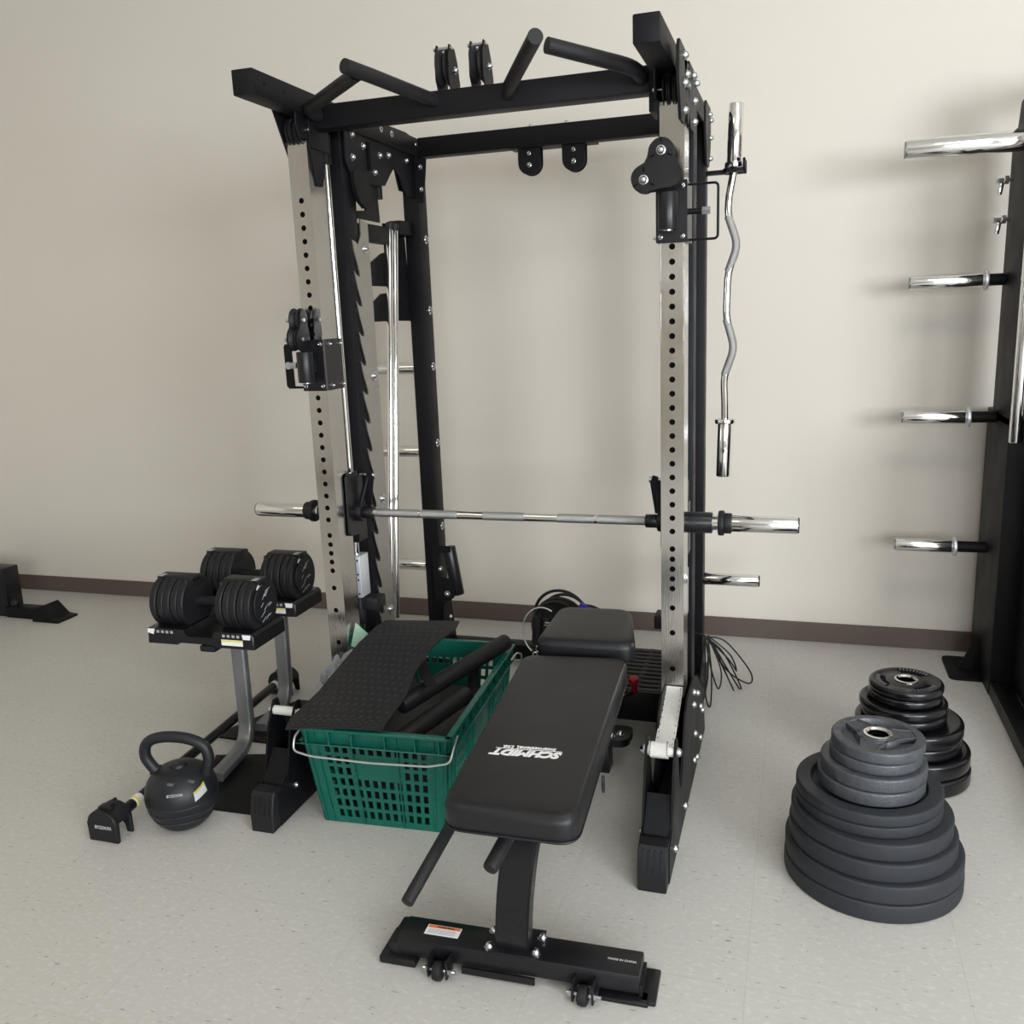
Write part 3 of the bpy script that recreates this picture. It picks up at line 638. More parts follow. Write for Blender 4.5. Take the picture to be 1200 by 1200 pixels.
for i in range(2, N-2, 1):
    p = path[i]; d = (path[i+1]-path[i-1]).normalized(); nn = Vector((0, -d.z, d.y)); nn = nn if nn.z > 0 else -nn
    t = i/(N-1)
    for dx in (-0.022, 0.022):
        c0 = p+nn*0.0024+Vector((xo_(t)+dx, 0, 0)); box(bm, c0.x-0.0008, c0.x+0.0008, c0.y-0.004, c0.y+0.004, c0.z-0.0006, c0.z+0.0006)
link('stitching', bm, M['darkhole'], stp)

# ------------------------------------------------------------------ curl bar hanging on its bracket
ez = thing('curl_bar', (-0.25, 3.40, 0.83), 'chrome cambered curl bar hanging upright at the right side of the rack', 'barbell')
ex, ey = -0.245, 3.40
pth = [(-0.236, ey, 1.93), (-0.237, ey, 1.905), (-0.252, ey, 1.82), (-0.254, ey, 1.765), (-0.219, ey, 1.66), (-0.252, ey, 1.565), (-0.256, ey, 1.41), (-0.226, ey, 1.303), (-0.262, ey, 1.20), (-0.258, ey, 1.11), (-0.257, ey, 1.04)]
bm = bm_new(); tube(bm, fillet_path(pth, 0.035, 5), 0.0135, 18); link('bar_shaft', bm, M['chrome'], ez)
for pk in ([(-0.2535, ey, 1.76), (-0.219, ey, 1.66), (-0.2515, ey, 1.57)], [(-0.2555, ey, 1.405), (-0.226, ey, 1.303), (-0.260, ey, 1.205)]):
    bm = bm_new(); tube(bm, fillet_path(pk, 0.035, 5), 0.0142, 18); link('knurled_band', bm, M['knurl'], ez)['label'] = 'grey knurled grip band'
bm = bm_new(); cyl(bm, (-0.236, ey, 1.935), (-0.230, ey, 2.128), 0.0255, 32, bev=0.003); link('sleeve', bm, M['chrome'], ez)
bm = bm_new(); cyl(bm, (-0.257, ey, 1.035), (-0.262, ey, 0.83), 0.0255, 32, bev=0.003); link('sleeve', bm, M['chrome'], ez)
bm = bm_new(); cyl(bm, (-0.257, ey, 1.028), (-0.257, ey, 1.045), 0.037, 28, bev=0.003); link('sleeve_collar', bm, M['chrome'], ez)
bm = bm_new(); cyl(bm, (-0.236, ey, 1.918), (-0.236, ey, 1.937), 0.033, 28, bev=0.003); link('sleeve_collar', bm, M['chrome'], ez)
hb = thing('bar_hanger', (-0.30, 3.40, 1.9), 'black forked bracket on the rack holding up the curl bar', 'bracket')
bm = bm_new()
box(bm, -0.3285, -0.262, 3.385, 3.415, 1.900, 1.914, 0.002); box(bm, -0.270, -0.195, 3.355, 3.384, 1.902, 1.914, 0.003); box(bm, -0.270, -0.195, 3.417, 3.445, 1.902, 1.914, 0.003); box(bm, -0.270, -0.255, 3.355, 3.445, 1.902, 1.914, 0.003)
box(bm, -0.204, -0.195, 3.355, 3.384, 1.902, 1.945, 0.003); box(bm, -0.204, -0.195, 3.417, 3.445, 1.902, 1.945, 0.003)
link('fork', bm, M['black'], hb)

# ------------------------------------------------------------------ flat bench
BR = math.radians(3.0)
bench = thing('weight_bench', (-0.56, 1.70, 0), 'black padded weight bench with white lettering standing half inside the rack', 'bench')
def padmesh(outline_lo, outline_hi, z0, z1, r=0.022, zshift=None):
    """soft pad: rounded plan outline extruded with rounded top/bottom edges"""
    bm = bm_new(); n = len(outline_hi); cx = sum(p[0] for p in outline_hi)/n; cy = sum(p[1] for p in outline_hi)/n
    def ring(ins, z):
        out = []
        for (x, y) in outline_hi:
            d = Vector((cx-x, cy-y, 0)); L = d.length
            k = 1-ins/L*1.15
            zz = z + (zshift(x, y) if zshift else 0)
            out.append(bm.verts.new((cx+(x-cx)*k, cy+(y-cy)*k, zz)))
        return out
    prof = [(0.012, z0), (0.002, z0+0.004), (0, z0+0.010), (0, z1-r)]
    for k in range(1, 7):
        a = k/6*PI/2; prof.append((r*(1-math.cos(a)), z1-r+r*math.sin(a)))
    prof.append((r+0.02, z1+0.0012))
    rings = [ring(i, z) for i, z in prof]
    for a, b in zip(rings, rings[1:]):
        for k in range(n): bm.faces.new((a[k], a[(k+1) % n], b[(k+1) % n], b[k]))
    bm.faces.new(rings[0][::-1]); bm.faces.new(rings[-1]); return bm
def quad_round(P_, r, n=7):
    pts = [Vector((*p, 0)) for p in P_]; out = []
    for i in range(4):
        a = (pts[i-1]-pts[i]).normalized(); b = (pts[(i+1) % 4]-pts[i]).normalized()
        p0 = pts[i]+a*r; p1 = pts[i]+b*r
        for k in range(n+1):
            t = k/n; q = p0*(1-t)**2+pts[i]*2*t*(1-t)+p1*t*t; out.append((q.x, q.y))
    return out
BACK = [(-0.685, 1.555), (-0.395, 1.560), (-0.448, 2.435), (-0.755, 2.405)]
o_ = quad_round(BACK, 0.05)
bp_ = link('back_pad', padmesh(None, o_, 0.405, 0.472), M['vinyl'], bench, angle=60)
bm = bm_new()
ring_ = [(x, y) for x, y in o_]; cxx = sum(p[0] for p in ring_)/len(ring_); cyy = sum(p[1] for p in ring_)/len(ring_)
tube(bm, [Vector((cxx+(x-cxx)*1.003, cyy+(y-cyy)*1.003, 0.415)) for x, y in ring_], 0.0022, 6, closed=True); link('seam_piping', bm, M['vinyl'], bp_)
# lettering, read from the far end
tx = Vector((-1, -0.08, 0)); ty = Vector((0.08, -1, 0))
ctr = Vector((-0.567, 1.80, 0.4735))
text('logo_letters', 'SCHMIDT', M['white'], bp_, ctr, tx, ty, 0.037, shear=0.3, bold=0.0018)
text('logo_small_letters', 'International, Ltd.', M['white'], bp_, ctr-ty.normalized()*0.0255, tx, ty, 0.0175, shear=0.2, bold=0.0003)
bm = bm_new(); a_ = ctr-ty.normalized()*0.0175; tn = tx.normalized()
box(bm, a_.x-0.078, a_.x+0.078, a_.y-0.0008, a_.y+0.0008, a_.z-0.0004, a_.z+0.0003, rot=(0, 0, math.atan2(tn.y, tn.x)+PI)); link('logo_rule', bm, M['white'], bp_)
SEAT = [(-0.735, 2.445), (-0.432, 2.465), (-0.500, 2.790), (-0.740, 2.775)]
sp_ = link('seat_pad', padmesh(None, quad_round(SEAT, 0.05), 0.435, 0.500, 0.024), M['vinyl'], bench, angle=60)
bm = bm_new(); prism(bm, quad_round([(-0.71, 2.47), (-0.46, 2.49), (-0.52, 2.76), (-0.72, 2.75)], 0.03), 'z', 0.424, 0.436); link('seat_board', bm, M['black'], bench)
bm = bm_new(); prism(bm, quad_round([(-0.665, 1.58), (-0.415, 1.585), (-0.47, 2.41), (-0.735, 2.38)], 0.03), 'z', 0.395, 0.406); link('back_board', bm, M['black'], bench)
# frame under the pads
bm = bm_new()
box(bm, -0.60, -0.55, 1.66, 2.40, 0.355, 0.395, 0.003, rot=(0, 0, BR)); link('pad_rail', bm, M['black'], bench)
bm = bm_new(); cyl(bm, (-0.565, 1.78, 0.33), (-0.64, 2.70, 0.33), 0.03, 4); box(bm, -0.645, -0.585, 2.3, 2.74, 0.37, 0.425, 0.004); box(bm, -0.645, -0.60, 2.62, 2.68, 0.08, 0.40, 0.004); link('main_rail', bm, M['black'], bench)
# curved front post
post = smooth_path([(0, 1.675, 0.060), (0, 1.665, 0.13), (0, 1.675, 0.22), (0, 1.715, 0.31), (0, 1.79, 0.385)], 5)
bm = bm_new(); rows = []
for i, p in enumerate(post):
    d = (post[min(i+1, len(post)-1)]-post[max(i-1, 0)]).normalized(); nn = Vector((0, -d.z, d.y))
    xx = -0.576+0.022*i/(len(post)-1)
    rows.append([bm.verts.new(Vector((xx+sx*0.0385, 0, 0))+p+nn*sg*0.020) for sx, sg in ((-1, 1), (1, 1), (1, -1), (-1, -1))])
for a, b in zip(rows, rows[1:]):
    for k in range(4): bm.faces.new((a[k], a[(k+1) % 4], b[(k+1) % 4], b[k]))
bm.faces.new(rows[0]); bm.faces.new(rows[-1][::-1])
bmesh.ops.recalc_face_normals(bm, faces=bm.faces)
es = [e for e in bm.edges if len(e.link_faces) == 2 and e.calc_face_angle() > 1.2]; bmesh.ops.bevel(bm, geom=es, offset=0.004, segments=2, affect='EDGES')
link('front_post', bm, M['blackgloss'], bench)
# front cross foot
RB = math.radians(1.6)
pv = (-0.57, 1.69, 0)
bm = bm_new(); box(bm, -0.848, -0.290, 1.640, 1.722, 0.020, 0.066, 0.005, rot=(0, 0, RB), piv=pv); ft = link('front_foot_beam', bm, M['blackgloss'], bench)
bm = bm_new(); box(bm, -0.29, -0.255, 1.635, 1.74, 0.0, 0.012, 0.004, rot=(0, 0, RB), piv=pv); box(bm, -0.38, -0.27, 1.628, 1.665, 0.0, 0.012, 0.004, rot=(0, 0, RB), piv=pv); box(bm, -0.292, -0.284, 1.645, 1.72, 0.008, 0.04, rot=(0, 0, RB), piv=pv)
link('foot_plate', bm, M['blackgloss'], ft)
bm = bm_new(); box(bm, -0.890, -0.80, 1.628, 1.735, 0.0, 0.020, 0.005, rot=(0, 0, RB), piv=pv); box(bm, -0.868, -0.84, 1.640, 1.735, 0.01, 0.052, 0.005, rot=(0, 0, RB), piv=pv)
link('foot_plate', bm, M['blackgloss'], ft)
bm = bm_new(); box(bm, -0.69, -0.52, 1.632, 1.638, 0.006, 0.022, rot=(0, 0, RB), piv=pv); link('lower_lip', bm, M['blackgloss'], ft)
bm = bm_new(); box(bm, -0.628, -0.515, 1.640, 1.735, 0.066, 0.070, 0.001, rot=(0, 0, RB), piv=pv); link('post_flange', bm, M['blackgloss'], ft)
for (x, y) in ((-0.633, 1.705), (-0.627, 1.652), (-0.518, 1.708), (-0.520, 1.657)): bolt(ft, (x, y, 0.069), (0, 0, 1), 0.0095)
# transport wheels
for i, x in enumerate((-0.733, -0.403)):
    yb = 1.632+(x+0.57)*math.tan(RB)-0.012
    bm = bm_new(); box(bm, x-0.027, x-0.021, yb-0.018, yb+0.022, 0.006, 0.050, 0.003); box(bm, x+0.017, x+0.023, yb-0.018, yb+0.022, 0.006, 0.050, 0.003); wb = link('wheel_fork', bm, M['blackgloss'], ft)
    bm = bm_new(); lathe(bm, (x-0.014, yb-0.008, 0.020), (1, 0, 0), [(0, 0), (0.014, 0), (0.020, 0.003), (0.022, 0.012), (0.020, 0.021), (0.014, 0.024), (0, 0.024)], 24); link('wheel', bm, M['rubber'], wb)
    bm = bm_new(); cyl(bm, (x-0.038, yb-0.008, 0.022), (x+0.038, yb-0.008, 0.022), 0.0045, 10); cyl(bm, (x+0.023, yb-0.008, 0.022), (x+0.030, yb-0.008, 0.022), 0.009, 6); cyl(bm, (x-0.032, yb-0.008, 0.022), (x-0.027, yb-0.008, 0.022), 0.009, 6); link('wheel_axle', bm, M['zinc'], wb)
# labels on the beam
cl = math.cos(RB); sl_ = math.sin(RB)
bx = Vector((cl, sl_, 0)); by_ = Vector((-sl_, cl, 0))
def onbeam(x, y, z=0.0667):
    v = Vector((x, y, 0))-Vector(pv); return Vector(pv)+Vector((v.x*cl-v.y*sl_, v.x*sl_+v.y*cl, z))
bm = bm_new(); box(bm, -0.790, -0.708, 1.667, 1.700, 0.0660, 0.0668, rot=(0, 0, RB), piv=pv); lab = link('warning_label', bm, M['white'], ft)
bm = bm_new(); box(bm, -0.788, -0.710, 1.690, 1.6985, 0.0668, 0.0671, rot=(0, 0, RB), piv=pv); link('label_header', bm, M['orange'], lab)
text('label_word', 'WARNING', M['darkhole'], lab, onbeam(-0.745, 1.6942, 0.0672), bx, by_, 0.0085, bold=0.0002, depth=0.0001)
bm = bm_new()
for k in range(5): box(bm, -0.785, -0.72+0.004*(k % 2), 1.671+0.0035*k, 1.6722+0.0035*k, 0.0668, 0.0670, rot=(0, 0, RB), piv=pv)
link('label_lines', bm, M['grey_print'], lab)
text('origin_mark', 'MADE IN CHINA', M['white'], ft, onbeam(-0.333, 1.681, 0.0665), bx, by_, 0.0085, bold=0.0, depth=0.0001)
# adjusting handles
bm = bm_new(); cyl(bm, (-0.692, 1.72, 0.385), (-0.735, 1.475, 0.285), 0.0135, 20, bev=0.002); link('long_handle', bm, M['rubber'], bench)
bm = bm_new(); cyl(bm, (-0.548, 1.74, 0.40), (-0.5835, 1.56, 0.330), 0.0165, 20, bev=0.006); link('short_handle', bm, M['rubber'], bench)
# rear foot
bm = bm_new(); prism(bm, quad_round([(-0.80, 2.60), (-0.49, 2.62), (-0.485, 2.73), (-0.81, 2.71)], 0.035), 'z', 0.085, 0.11); link('rear_foot_plate', bm, M['blackgloss'], bench)
bm = bm_new(); box(bm, -0.80, -0.545, 2.60, 2.66, 0.0, 0.085, 0.004); link('rear_foot_beam', bm, M['blackgloss'], bench)
for (x, y) in ((-0.52, 2.66), (-0.545, 2.64)): bolt(bench, (x, y, 0.111), (0, 0, 1), 0.010)
bm = bm_new(); cyl(bm, (-0.497, 2.80, 0.200), (-0.497, 2.79, 0.245), 0.010, 14); cyl(bm, (-0.497, 2.79, 0.238), (-0.497, 2.786, 0.256), 0.017, 18, bev=0.004)
kb = link('pop_pin_knob', bm, M['red'], bench); kb['label'] = 'red pop-pin knob'
bm = bm_new(); cyl(bm, (-0.61, 2.66, 0.18), (-0.497, 2.80, 0.202), 0.008, 10); link('pin_stem', bm, M['black'], bench)
bm = bm_new(); tube(bm, [(-0.405+0.006*math.cos(a)*0, 1.86+0.006*math.cos(a), 0.385+0.02*math.sin(a)) for a in [k*2*PI/12 for k in range(12)]], 0.003, 8, closed=True); link('pull_ring', bm, M['rubber'], bench)

# ------------------------------------------------------------------ green crate
CR = math.radians(3.2)
crate = thing('plastic_crate', (-1.137, 2.462, 0), 'green perforated plastic crate with wire bails on the floor beside the bench', 'crate', rotz=CR)
CM = root_world(crate)
def W(x, y, z): return CM @ Vector((x, y, z))
TW, TL, BW, BL, CH = 0.222, 0.362, 0.193, 0.318, 0.322
def crate_wall(kind):
    """perforated tapering wall; kind 'front','back','left','right'"""
    bm = bm_new(); long_ = kind in ('left', 'right')
    nu = 27 if long_ else 19     # alternating cells
    hb, ht = (BL, TL) if long_ else (BW, TW)
    # u breaks
    us = [0, 0.13]; nh = 22 if long_ else 12
    step = (1-0.26)/nh
    for k in range(nh):
        us += [0.13+step*(k+0.22), 0.13+step*(k+0.80)]
    us += [0.87, 1.0]
    us = sorted(set(us))
    rowsz = [0.06, 0.175, 0.29, 0.405, 0.52, 0.635, 0.75]
    vs2 = [0, 0.035]
    for z in rowsz: vs2 += [z, z+0.078]
    vs2 += [0.87, 1.0]
    vs2 = sorted(set(vs2))
    def hole(i, j):
        u = (us[i]+us[i+1])/2; v = (vs2[j]+vs2[j+1])/2
        inr = any(z < v < z+0.078 for z in rowsz)
        k = (u-0.13)/step; inu = 0.13 < u < 0.87 and 0.22 < (k % 1) < 0.80
        if not (inr and inu): return False
        mid = abs(u-0.5)
        if v > 0.50 and v < 0.74 and mid < 0.16: return False
        return True
    def P_(u, v):
        z = 0.004+v*(CH-0.004); h = hb+(ht-hb)*v; o = (BL+(TL-BL)*v) if not long_ else (BW+(TW-BW)*v)
        t = (2*u-1)*h
        return {'front': (t, -o, z), 'back': (t, o, z), 'left': (-o, t, z), 'right': (o, t, z)}[kind]
    grid = {}
    def gv(i, j, d):
        if (i, j, d) not in grid:
            x, y, z = P_(us[i], vs2[j]); n_ = {'front': (0, 1), 'back': (0, -1), 'left': (1, 0), 'right': (-1, 0)}[kind]
            grid[(i, j, d)] = bm.verts.new(W(x+n_[0]*d*0.004, y+n_[1]*d*0.004, z))
        return grid[(i, j, d)]
    nI, nJ = len(us)-1, len(vs2)-1
    solid = {(i, j) for i in range(nI) for j in range(nJ) if not hole(i, j)}
    for (i, j) in solid:
        bm.faces.new((gv(i, j, 0), gv(i+1, j, 0), gv(i+1, j+1, 0), gv(i, j+1, 0)))
        bm.faces.new((gv(i, j, 1), gv(i, j+1, 1), gv(i+1, j+1, 1), gv(i+1, j, 1)))
        for (di, dj, a, b) in ((-1, 0, (i, j), (i, j+1)), (1, 0, (i+1, j), (i+1, j+1)), (0, -1, (i, j), (i+1, j)), (0, 1, (i, j+1), (i+1, j+1))):
            if (i+di, j+dj) not in solid: bm.faces.new((gv(*a, 0), gv(*b, 0), gv(*b, 1), gv(*a, 1)))
    # ribs
    for u in ([0.03, 0.09, 0.34, 0.66, 0.91, 0.97] if not long_ else [0.02, 0.06, 0.10, 0.30, 0.36, 0.64, 0.70, 0.90, 0.94, 0.98]):
        n_ = {'front': (0, -1), 'back': (0, 1), 'left': (-1, 0), 'right': (1, 0)}[kind]; tn = (1, 0) if not long_ else (0, 1)
        vv = []
        for v in (0.0, 1.0):
            x, y, z = P_(u, v)
            for a in (-0.0018, 0.0018):
                for d in (0, 0.005): vv.append(bm.verts.new(W(x+tn[0]*a+n_[0]*d, y+tn[1]*a+n_[1]*d, z)))
        bmesh.ops.convex_hull(bm, input=vv)
    return bm
for k in ('front', 'back', 'left', 'right'):
    link('crate_wall', crate_wall(k), M['green'], crate, smooth=False)
bm = bm_new()
def wbox(x0, x1, y0, y1, z0, z1, bev=0.002):
    b2 = bm_new(); box(b2, x0, x1, y0, y1, z0, z1, bev, 1); bmesh.ops.transform(b2, matrix=CM, verts=b2.verts)
    me = bpy.data.meshes.new('tmp'); b2.to_mesh(me); b2.free(); bm.from_mesh(me); bpy.data.meshes.remove(me)
wbox(-BW, BW, -BL, BL, 0.0, 0.006)
link('crate_floor', bm, M['green'], crate); bm = bm_new()
for (a, b) in ((-1, 0), (1, 0), (0, -1), (0, 1)):
    for z0, z1, e in ((0.272, 0.276, 0.013), (0.316, 0.326, 0.015)):
        if a: wbox(a*TW-0.004 if a > 0 else a*TW-e, a*TW+e if a > 0 else a*TW+0.004, -TL-e, TL+e, z0, z1)
        else: wbox(-TW-e, TW+e, b*TL-0.004 if b > 0 else b*TL-e, b*TL+e if b > 0 else b*TL+0.004, z0, z1)
for x in (-0.20, -0.13, -0.06, 0.04, 0.13, 0.20):
    for q in (-1, 1): wbox(x-0.002, x+0.002, q*(TL+0.006)-0.006, q*(TL+0.006)+0.006, 0.276, 0.317, 0)
for y in [-0.33+0.066*k for k in range(11)]:
    for q in (-1, 1): wbox(q*(TW+0.006)-0.006, q*(TW+0.006)+0.006, y-0.002, y+0.002, 0.276, 0.317, 0)
link('crate_rim', bm, M['green'], crate)
for q in (-1, 1):
    bm = bm_new()
    pts = [W(-TW-0.012, q*(TL-0.05), 0.305), W(-TW-0.018, q*(TL+0.005), 0.29), W(-TW-0.016, q*(TL+0.022), 0.255), W(-TW+0.04, q*(TL+0.026), 0.245), W(0.0, q*(TL+0.026), 0.240), W(TW-0.05, q*(TL+0.026), 0.245), W(TW+0.012, q*(TL+0.022), 0.258), W(TW+0.02, q*(TL+0.005), 0.295), W(TW+0.014, q*(TL-0.05), 0.305)]
    if q > 0: pts = [W(TW+0.02, TL-0.09, 0.30), W(TW+0.03, TL-0.05, 0.312), W(TW+0.032, TL+0.01, 0.285), W(TW+0.03, TL+0.02, 0.255), W(0, TL+0.026, 0.245), W(-TW-0.02, TL+0.02, 0.255), W(-TW-0.02, TL-0.05, 0.305)]
    tube(bm, fillet_path(pts, 0.015, 4), 0.003, 10); link('wire_bail', bm, M['wire'], crate)['label'] = 'grey wire bail handle'

# tread mat lying on the crate (rows: left edge, right edge)
MROWS = [((-1.352, 2.035, 0.336), (-1.075, 2.085, 0.338)), ((-1.365, 2.085, 0.344), (-1.078, 2.13, 0.346)),
         ((-1.355, 2.235, 0.364), (-1.075, 2.25, 0.366)), ((-1.350, 2.36, 0.395), (-1.090, 2.36, 0.400)),
         ((-1.335, 2.47, 0.432), (-1.08, 2.49, 0.437)), ((-1.325, 2.58, 0.450), (-1.050, 2.61, 0.453)), ((-1.318, 2.64, 0.452), (-1.062, 2.675, 0.454))]
def mat_point(u, v):
    f = v*(len(MROWS)-1); i = min(int(f), len(MROWS)-2); t = f-i
    A = Vector(MROWS[i][0]).lerp(Vector(MROWS[i+1][0]), t); B = Vector(MROWS[i][1]).lerp(Vector(MROWS[i+1][1]), t)
    p = A.lerp(B, u); p.z += 0.006*math.sin(PI*u)*(1-v)-0.0*v; return p
mroot = thing('tread_mat', (-1.2, 2.35, 0.33), 'black diamond-tread rubber mat draped over the top of the green crate', 'mat')
bm = bm_new(); NU, NV = 14, 24; G = []
for j in range(NV+1):
    row = []
    for i in range(NU+1):
        u, v = i/NU, j/NV
        row.append((mat_point(u, v)))
    G.append(row)
T_ = [[bm.verts.new(p+Vector((0, 0, 0.002))) for p in r] for r in G]; B_ = [[bm.verts.new(p-Vector((0, 0, 0.002))) for p in r] for r in G]
for j in range(NV):
    for i in range(NU):
        bm.faces.new((T_[j][i], T_[j][i+1], T_[j+1][i+1], T_[j+1][i])); bm.faces.new((B_[j][i], B_[j+1][i], B_[j+1][i+1], B_[j][i+1]))
for j in range(NV):
    bm.faces.new((T_[j][0], T_[j+1][0], B_[j+1][0], B_[j][0])); bm.faces.new((T_[j][NU], B_[j][NU], B_[j+1][NU], T_[j+1][NU]))
for i in range(NU):
    bm.faces.new((T_[0][i], B_[0][i], B_[0][i+1], T_[0][i+1])); bm.faces.new((T_[NV][i], T_[NV][i+1], B_[NV][i+1], B_[NV][i]))
link('mat_sheet', bm, M['tread'], mroot)
bm = bm_new()
for j in range(26):
    for i in range(11):
        u0 = (i+0.5*(j % 2)+0.3)/11.6; v0 = (j+0.5)/26
        a = mat_point(u0-0.022, v0-0.004); b = mat_point(min(u0+0.022, 0.99), v0+0.010)
        for p in (a, b): p.z += 0.0022
        d = (b-a).normalized(); sd_ = Vector((-d.y, d.x, 0))*0.0014
        v1 = [bm.verts.new(q) for q in (a-sd_*0.2, a+(b-a)*0.5-sd_, b, a+(b-a)*0.5+sd_)]
        tp = bm.verts.new(a+(b-a)*0.5+Vector((0, 0, 0.0018)))
        for k in range(4): bm.faces.new((v1[k], v1[(k+1) % 4], tp))
link('tread_ridges', bm, M['tread'], mroot)['kind'] = 'stuff'

# foam rollers and frame bars lying in the crate
def lying(name, label, cat, p0, p1, r, m, group=None):
    bm = bm_new(); cyl(bm, p0, p1, r, 24, bev=0.006); o = link(name, bm, m); return setp(o, label, cat, group)
lying('foam_roller', 'long black foam roller tube leaning over the far right corner of the green crate', 'roller', (-1.125, 2.31, 0.306), (-0.930, 2.765, 0.360), 0.028, M['rubber'])
lying('foam_roller', 'shorter black foam roller inside the green crate nearest its near right rim', 'roller', (-1.075, 2.17, 0.262), (-0.965, 2.46, 0.296), 0.028, M['rubber'])
bm = bm_new(); d_ = Vector((-1.03, 2.335, 0.366))-Vector((-1.15, 2.52, 0.372)); n_ = Vector((-d_.y, d_.x, 0)).normalized()*0.017; p0_ = Vector((-1.15, 2.52, 0.372)); p1_ = p0_+d_
vv = [bm.verts.new(q+Vector((0, 0, z_))) for q in (p0_-n_, p1_-n_, p1_+n_, p0_+n_) for z_ in (0, 0.006)]; bmesh.ops.convex_hull(bm, input=vv)
setp(link('steel_strap_bar', bm, M['black']), 'flat black steel bar lying across the long foam roller beside the tread mat', 'bar')
bm = bm_new(); box(bm, -1.03, -0.995, 2.55, 2.74, 0.25, 0.29, 0.004, rot=(0.5, 0.1, 0.35)); setp(link('square_steel_tube', bm, M['black']), 'short black square steel tube at the far end inside the green crate', 'steel tube')
bm = bm_new(); prism(bm, quad_round([(-1.285, 2.19), (-0.965, 2.205), (-0.99, 2.70), (-1.305, 2.69)], 0.05), 'z', 0.010, 0.215, 0.01); setp(link('folded_pad', bm, M['vinyl']), 'dark folded pad filling the bottom of the green crate', 'pad')
# pale plastic bag and paper behind the crate by the left upright
bm = bm_new(); NB = 12
V_ = [[None]*(NB+1) for _ in range(NB+1)]
for i in range(NB+1):
    for j in range(NB+1):
        u, v = i/NB, j/NB
        x = -1.500+0.135*u+0.008*math.sin(9*v); y = 2.545-0.10*(1-v)+0.012*math.sin(13*u+5*v); z = 0.262+0.085*u+0.055*v+0.012*math.sin(17*u+11*v)+0.008*math.sin(23*v-9*u)
        V_[i][j] = bm.verts.new((x, y, z))
for i in range(NB):
    for j in range(NB): bm.faces.new((V_[i][j], V_[i+1][j], V_[i+1][j+1], V_[i][j+1]))
bmesh.ops.solidify(bm, geom=bm.faces[:], thickness=0.002)
setp(link('plastic_bag', bm, M['bag']), 'crumpled pale plastic bag tucked between the left upright and the tread mat', 'bag')
bm = bm_new(); vv = [bm.verts.new(p) for p in ((-1.422, 2.62, 0.445), (-1.368, 2.62, 0.400), (-1.385, 2.57, 0.368), (-1.424, 2.58, 0.375))]
bm.faces.new(vv); bmesh.ops.solidify(bm, geom=bm.faces[:], thickness=0.001)
setp(link('paper_slip', bm, M['paper']), 'green and white folded paper slip beside the left stainless upright', 'paper')
bm = bm_new(); tube(bm, smooth_path([(-1.60, 3.45, 0.003), (-1.56, 3.55, 0.10), (-1.55, 3.56, 0.24), (-1.55, 3.56, 0.33)], 5), 0.0015, 6); tube(bm, smooth_path([(-1.66, 3.40, 0.01), (-1.58, 3.40, 0.06), (-1.52, 3.38, 0.03), (-1.48, 3.35, 0.10)], 5), 0.003, 6)
setp(link('loose_wire', bm, M['rubber']), 'thin dark loose wire rising behind the tread mat near the left rear upright', 'wire')

# ------------------------------------------------------------------ bundle of cables and handles behind the bench
hd = thing('cable_handle_bundle', (-0.90, 3.32, 0.0), 'tangled black cable handles with a blue strap on the floor beam behind the seat pad', 'cable attachments')
bm = bm_new(); c0 = Vector((-0.885, 3.30, 0.245))
for k, (rr, tilt, off) in enumerate(((0.095, 0.2, 0), (0.105, -0.15, 0.01), (0.088, 0.5, -0.01), (0.10, 0.05, 0.015), (0.11, -0.35, -0.01))):
    tube(bm, [c0+Vector((off+rr*math.cos(a), 0.03*k-0.05+math.sin(a*1)*tilt*0.04, rr*1.05*math.sin(a))) for a in [q*2*PI/36 for q in range(36)]], 0.0065, 8, closed=True)
link('cable_loops', bm, M['rubber'], hd)
bm = bm_new(); tube(bm, [c0+Vector((-0.045+0.08*math.cos(a), -0.09, -0.01+0.10*math.sin(a))) for a in [math.radians(60+q*7) for q in range(26)]], 0.003, 8); link('steel_cable', bm, M['wire'], hd)
bm = bm_new(); cyl(bm, (-0.965, 3.24, 0.17), (-0.955, 3.24, 0.29), 0.019, 18, bev=0.005); cyl(bm, (-0.935, 3.25, 0.17), (-0.928, 3.25, 0.28), 0.018, 18, bev=0.005); link('grip', bm, M['rubber'], hd)
bm = bm_new(); lathe(bm, (-0.88, 3.31, 0.245), (0.1, -1, 0.1), [(0, 0), (0.092, 0), (0.096, 0.012), (0.088, 0.022), (0, 0.026)], 28); link('round_pad', bm, M['rubber'], hd)
bm = bm_new(); box(bm, -0.795, -0.755, 3.25, 3.28, 0.310, 0.340, 0.006, rot=(0, 0.4, 0)); link('blue_strap', bm, M['blue'], hd)['label'] = 'blue strap'
bm = bm_new(); tube(bm, smooth_path([(-0.80, 3.27, 0.325), (-0.76, 3.27, 0.333), (-0.72, 3.27, 0.322), (-0.66, 3.30, 0.27), (-0.64, 3.34, 0.19)], 4), 0.006, 8); tube(bm, smooth_path([(-0.99, 3.25, 0.16), (-0.975, 3.24, 0.13), (-0.98, 3.25, 0.09), (-0.96, 3.26, 0.05)], 4), 0.006, 8); link('cable_tail', bm, M['rubber'], hd)
bm = bm_new()
for (x, z) in ((-0.955, 0.155), (-0.97, 0.125), (-0.985, 0.10)): tube(bm, [Vector((x+0.010*math.cos(a), 3.235, z+0.014*math.sin(a))) for a in [q*2*PI/12 for q in range(12)]], 0.003, 6, closed=True)
cyl(bm, (-0.925, 3.23, 0.262), (-0.905, 3.23, 0.262), 0.009, 10); link('chrome_clip', bm, M['chrome'], hd)
bm = bm_new(); box(bm, -0.93, -0.84, 3.25, 3.33, 0.0, 0.16, 0.01); link('stirrup_base', bm, M['rubber'], hd)

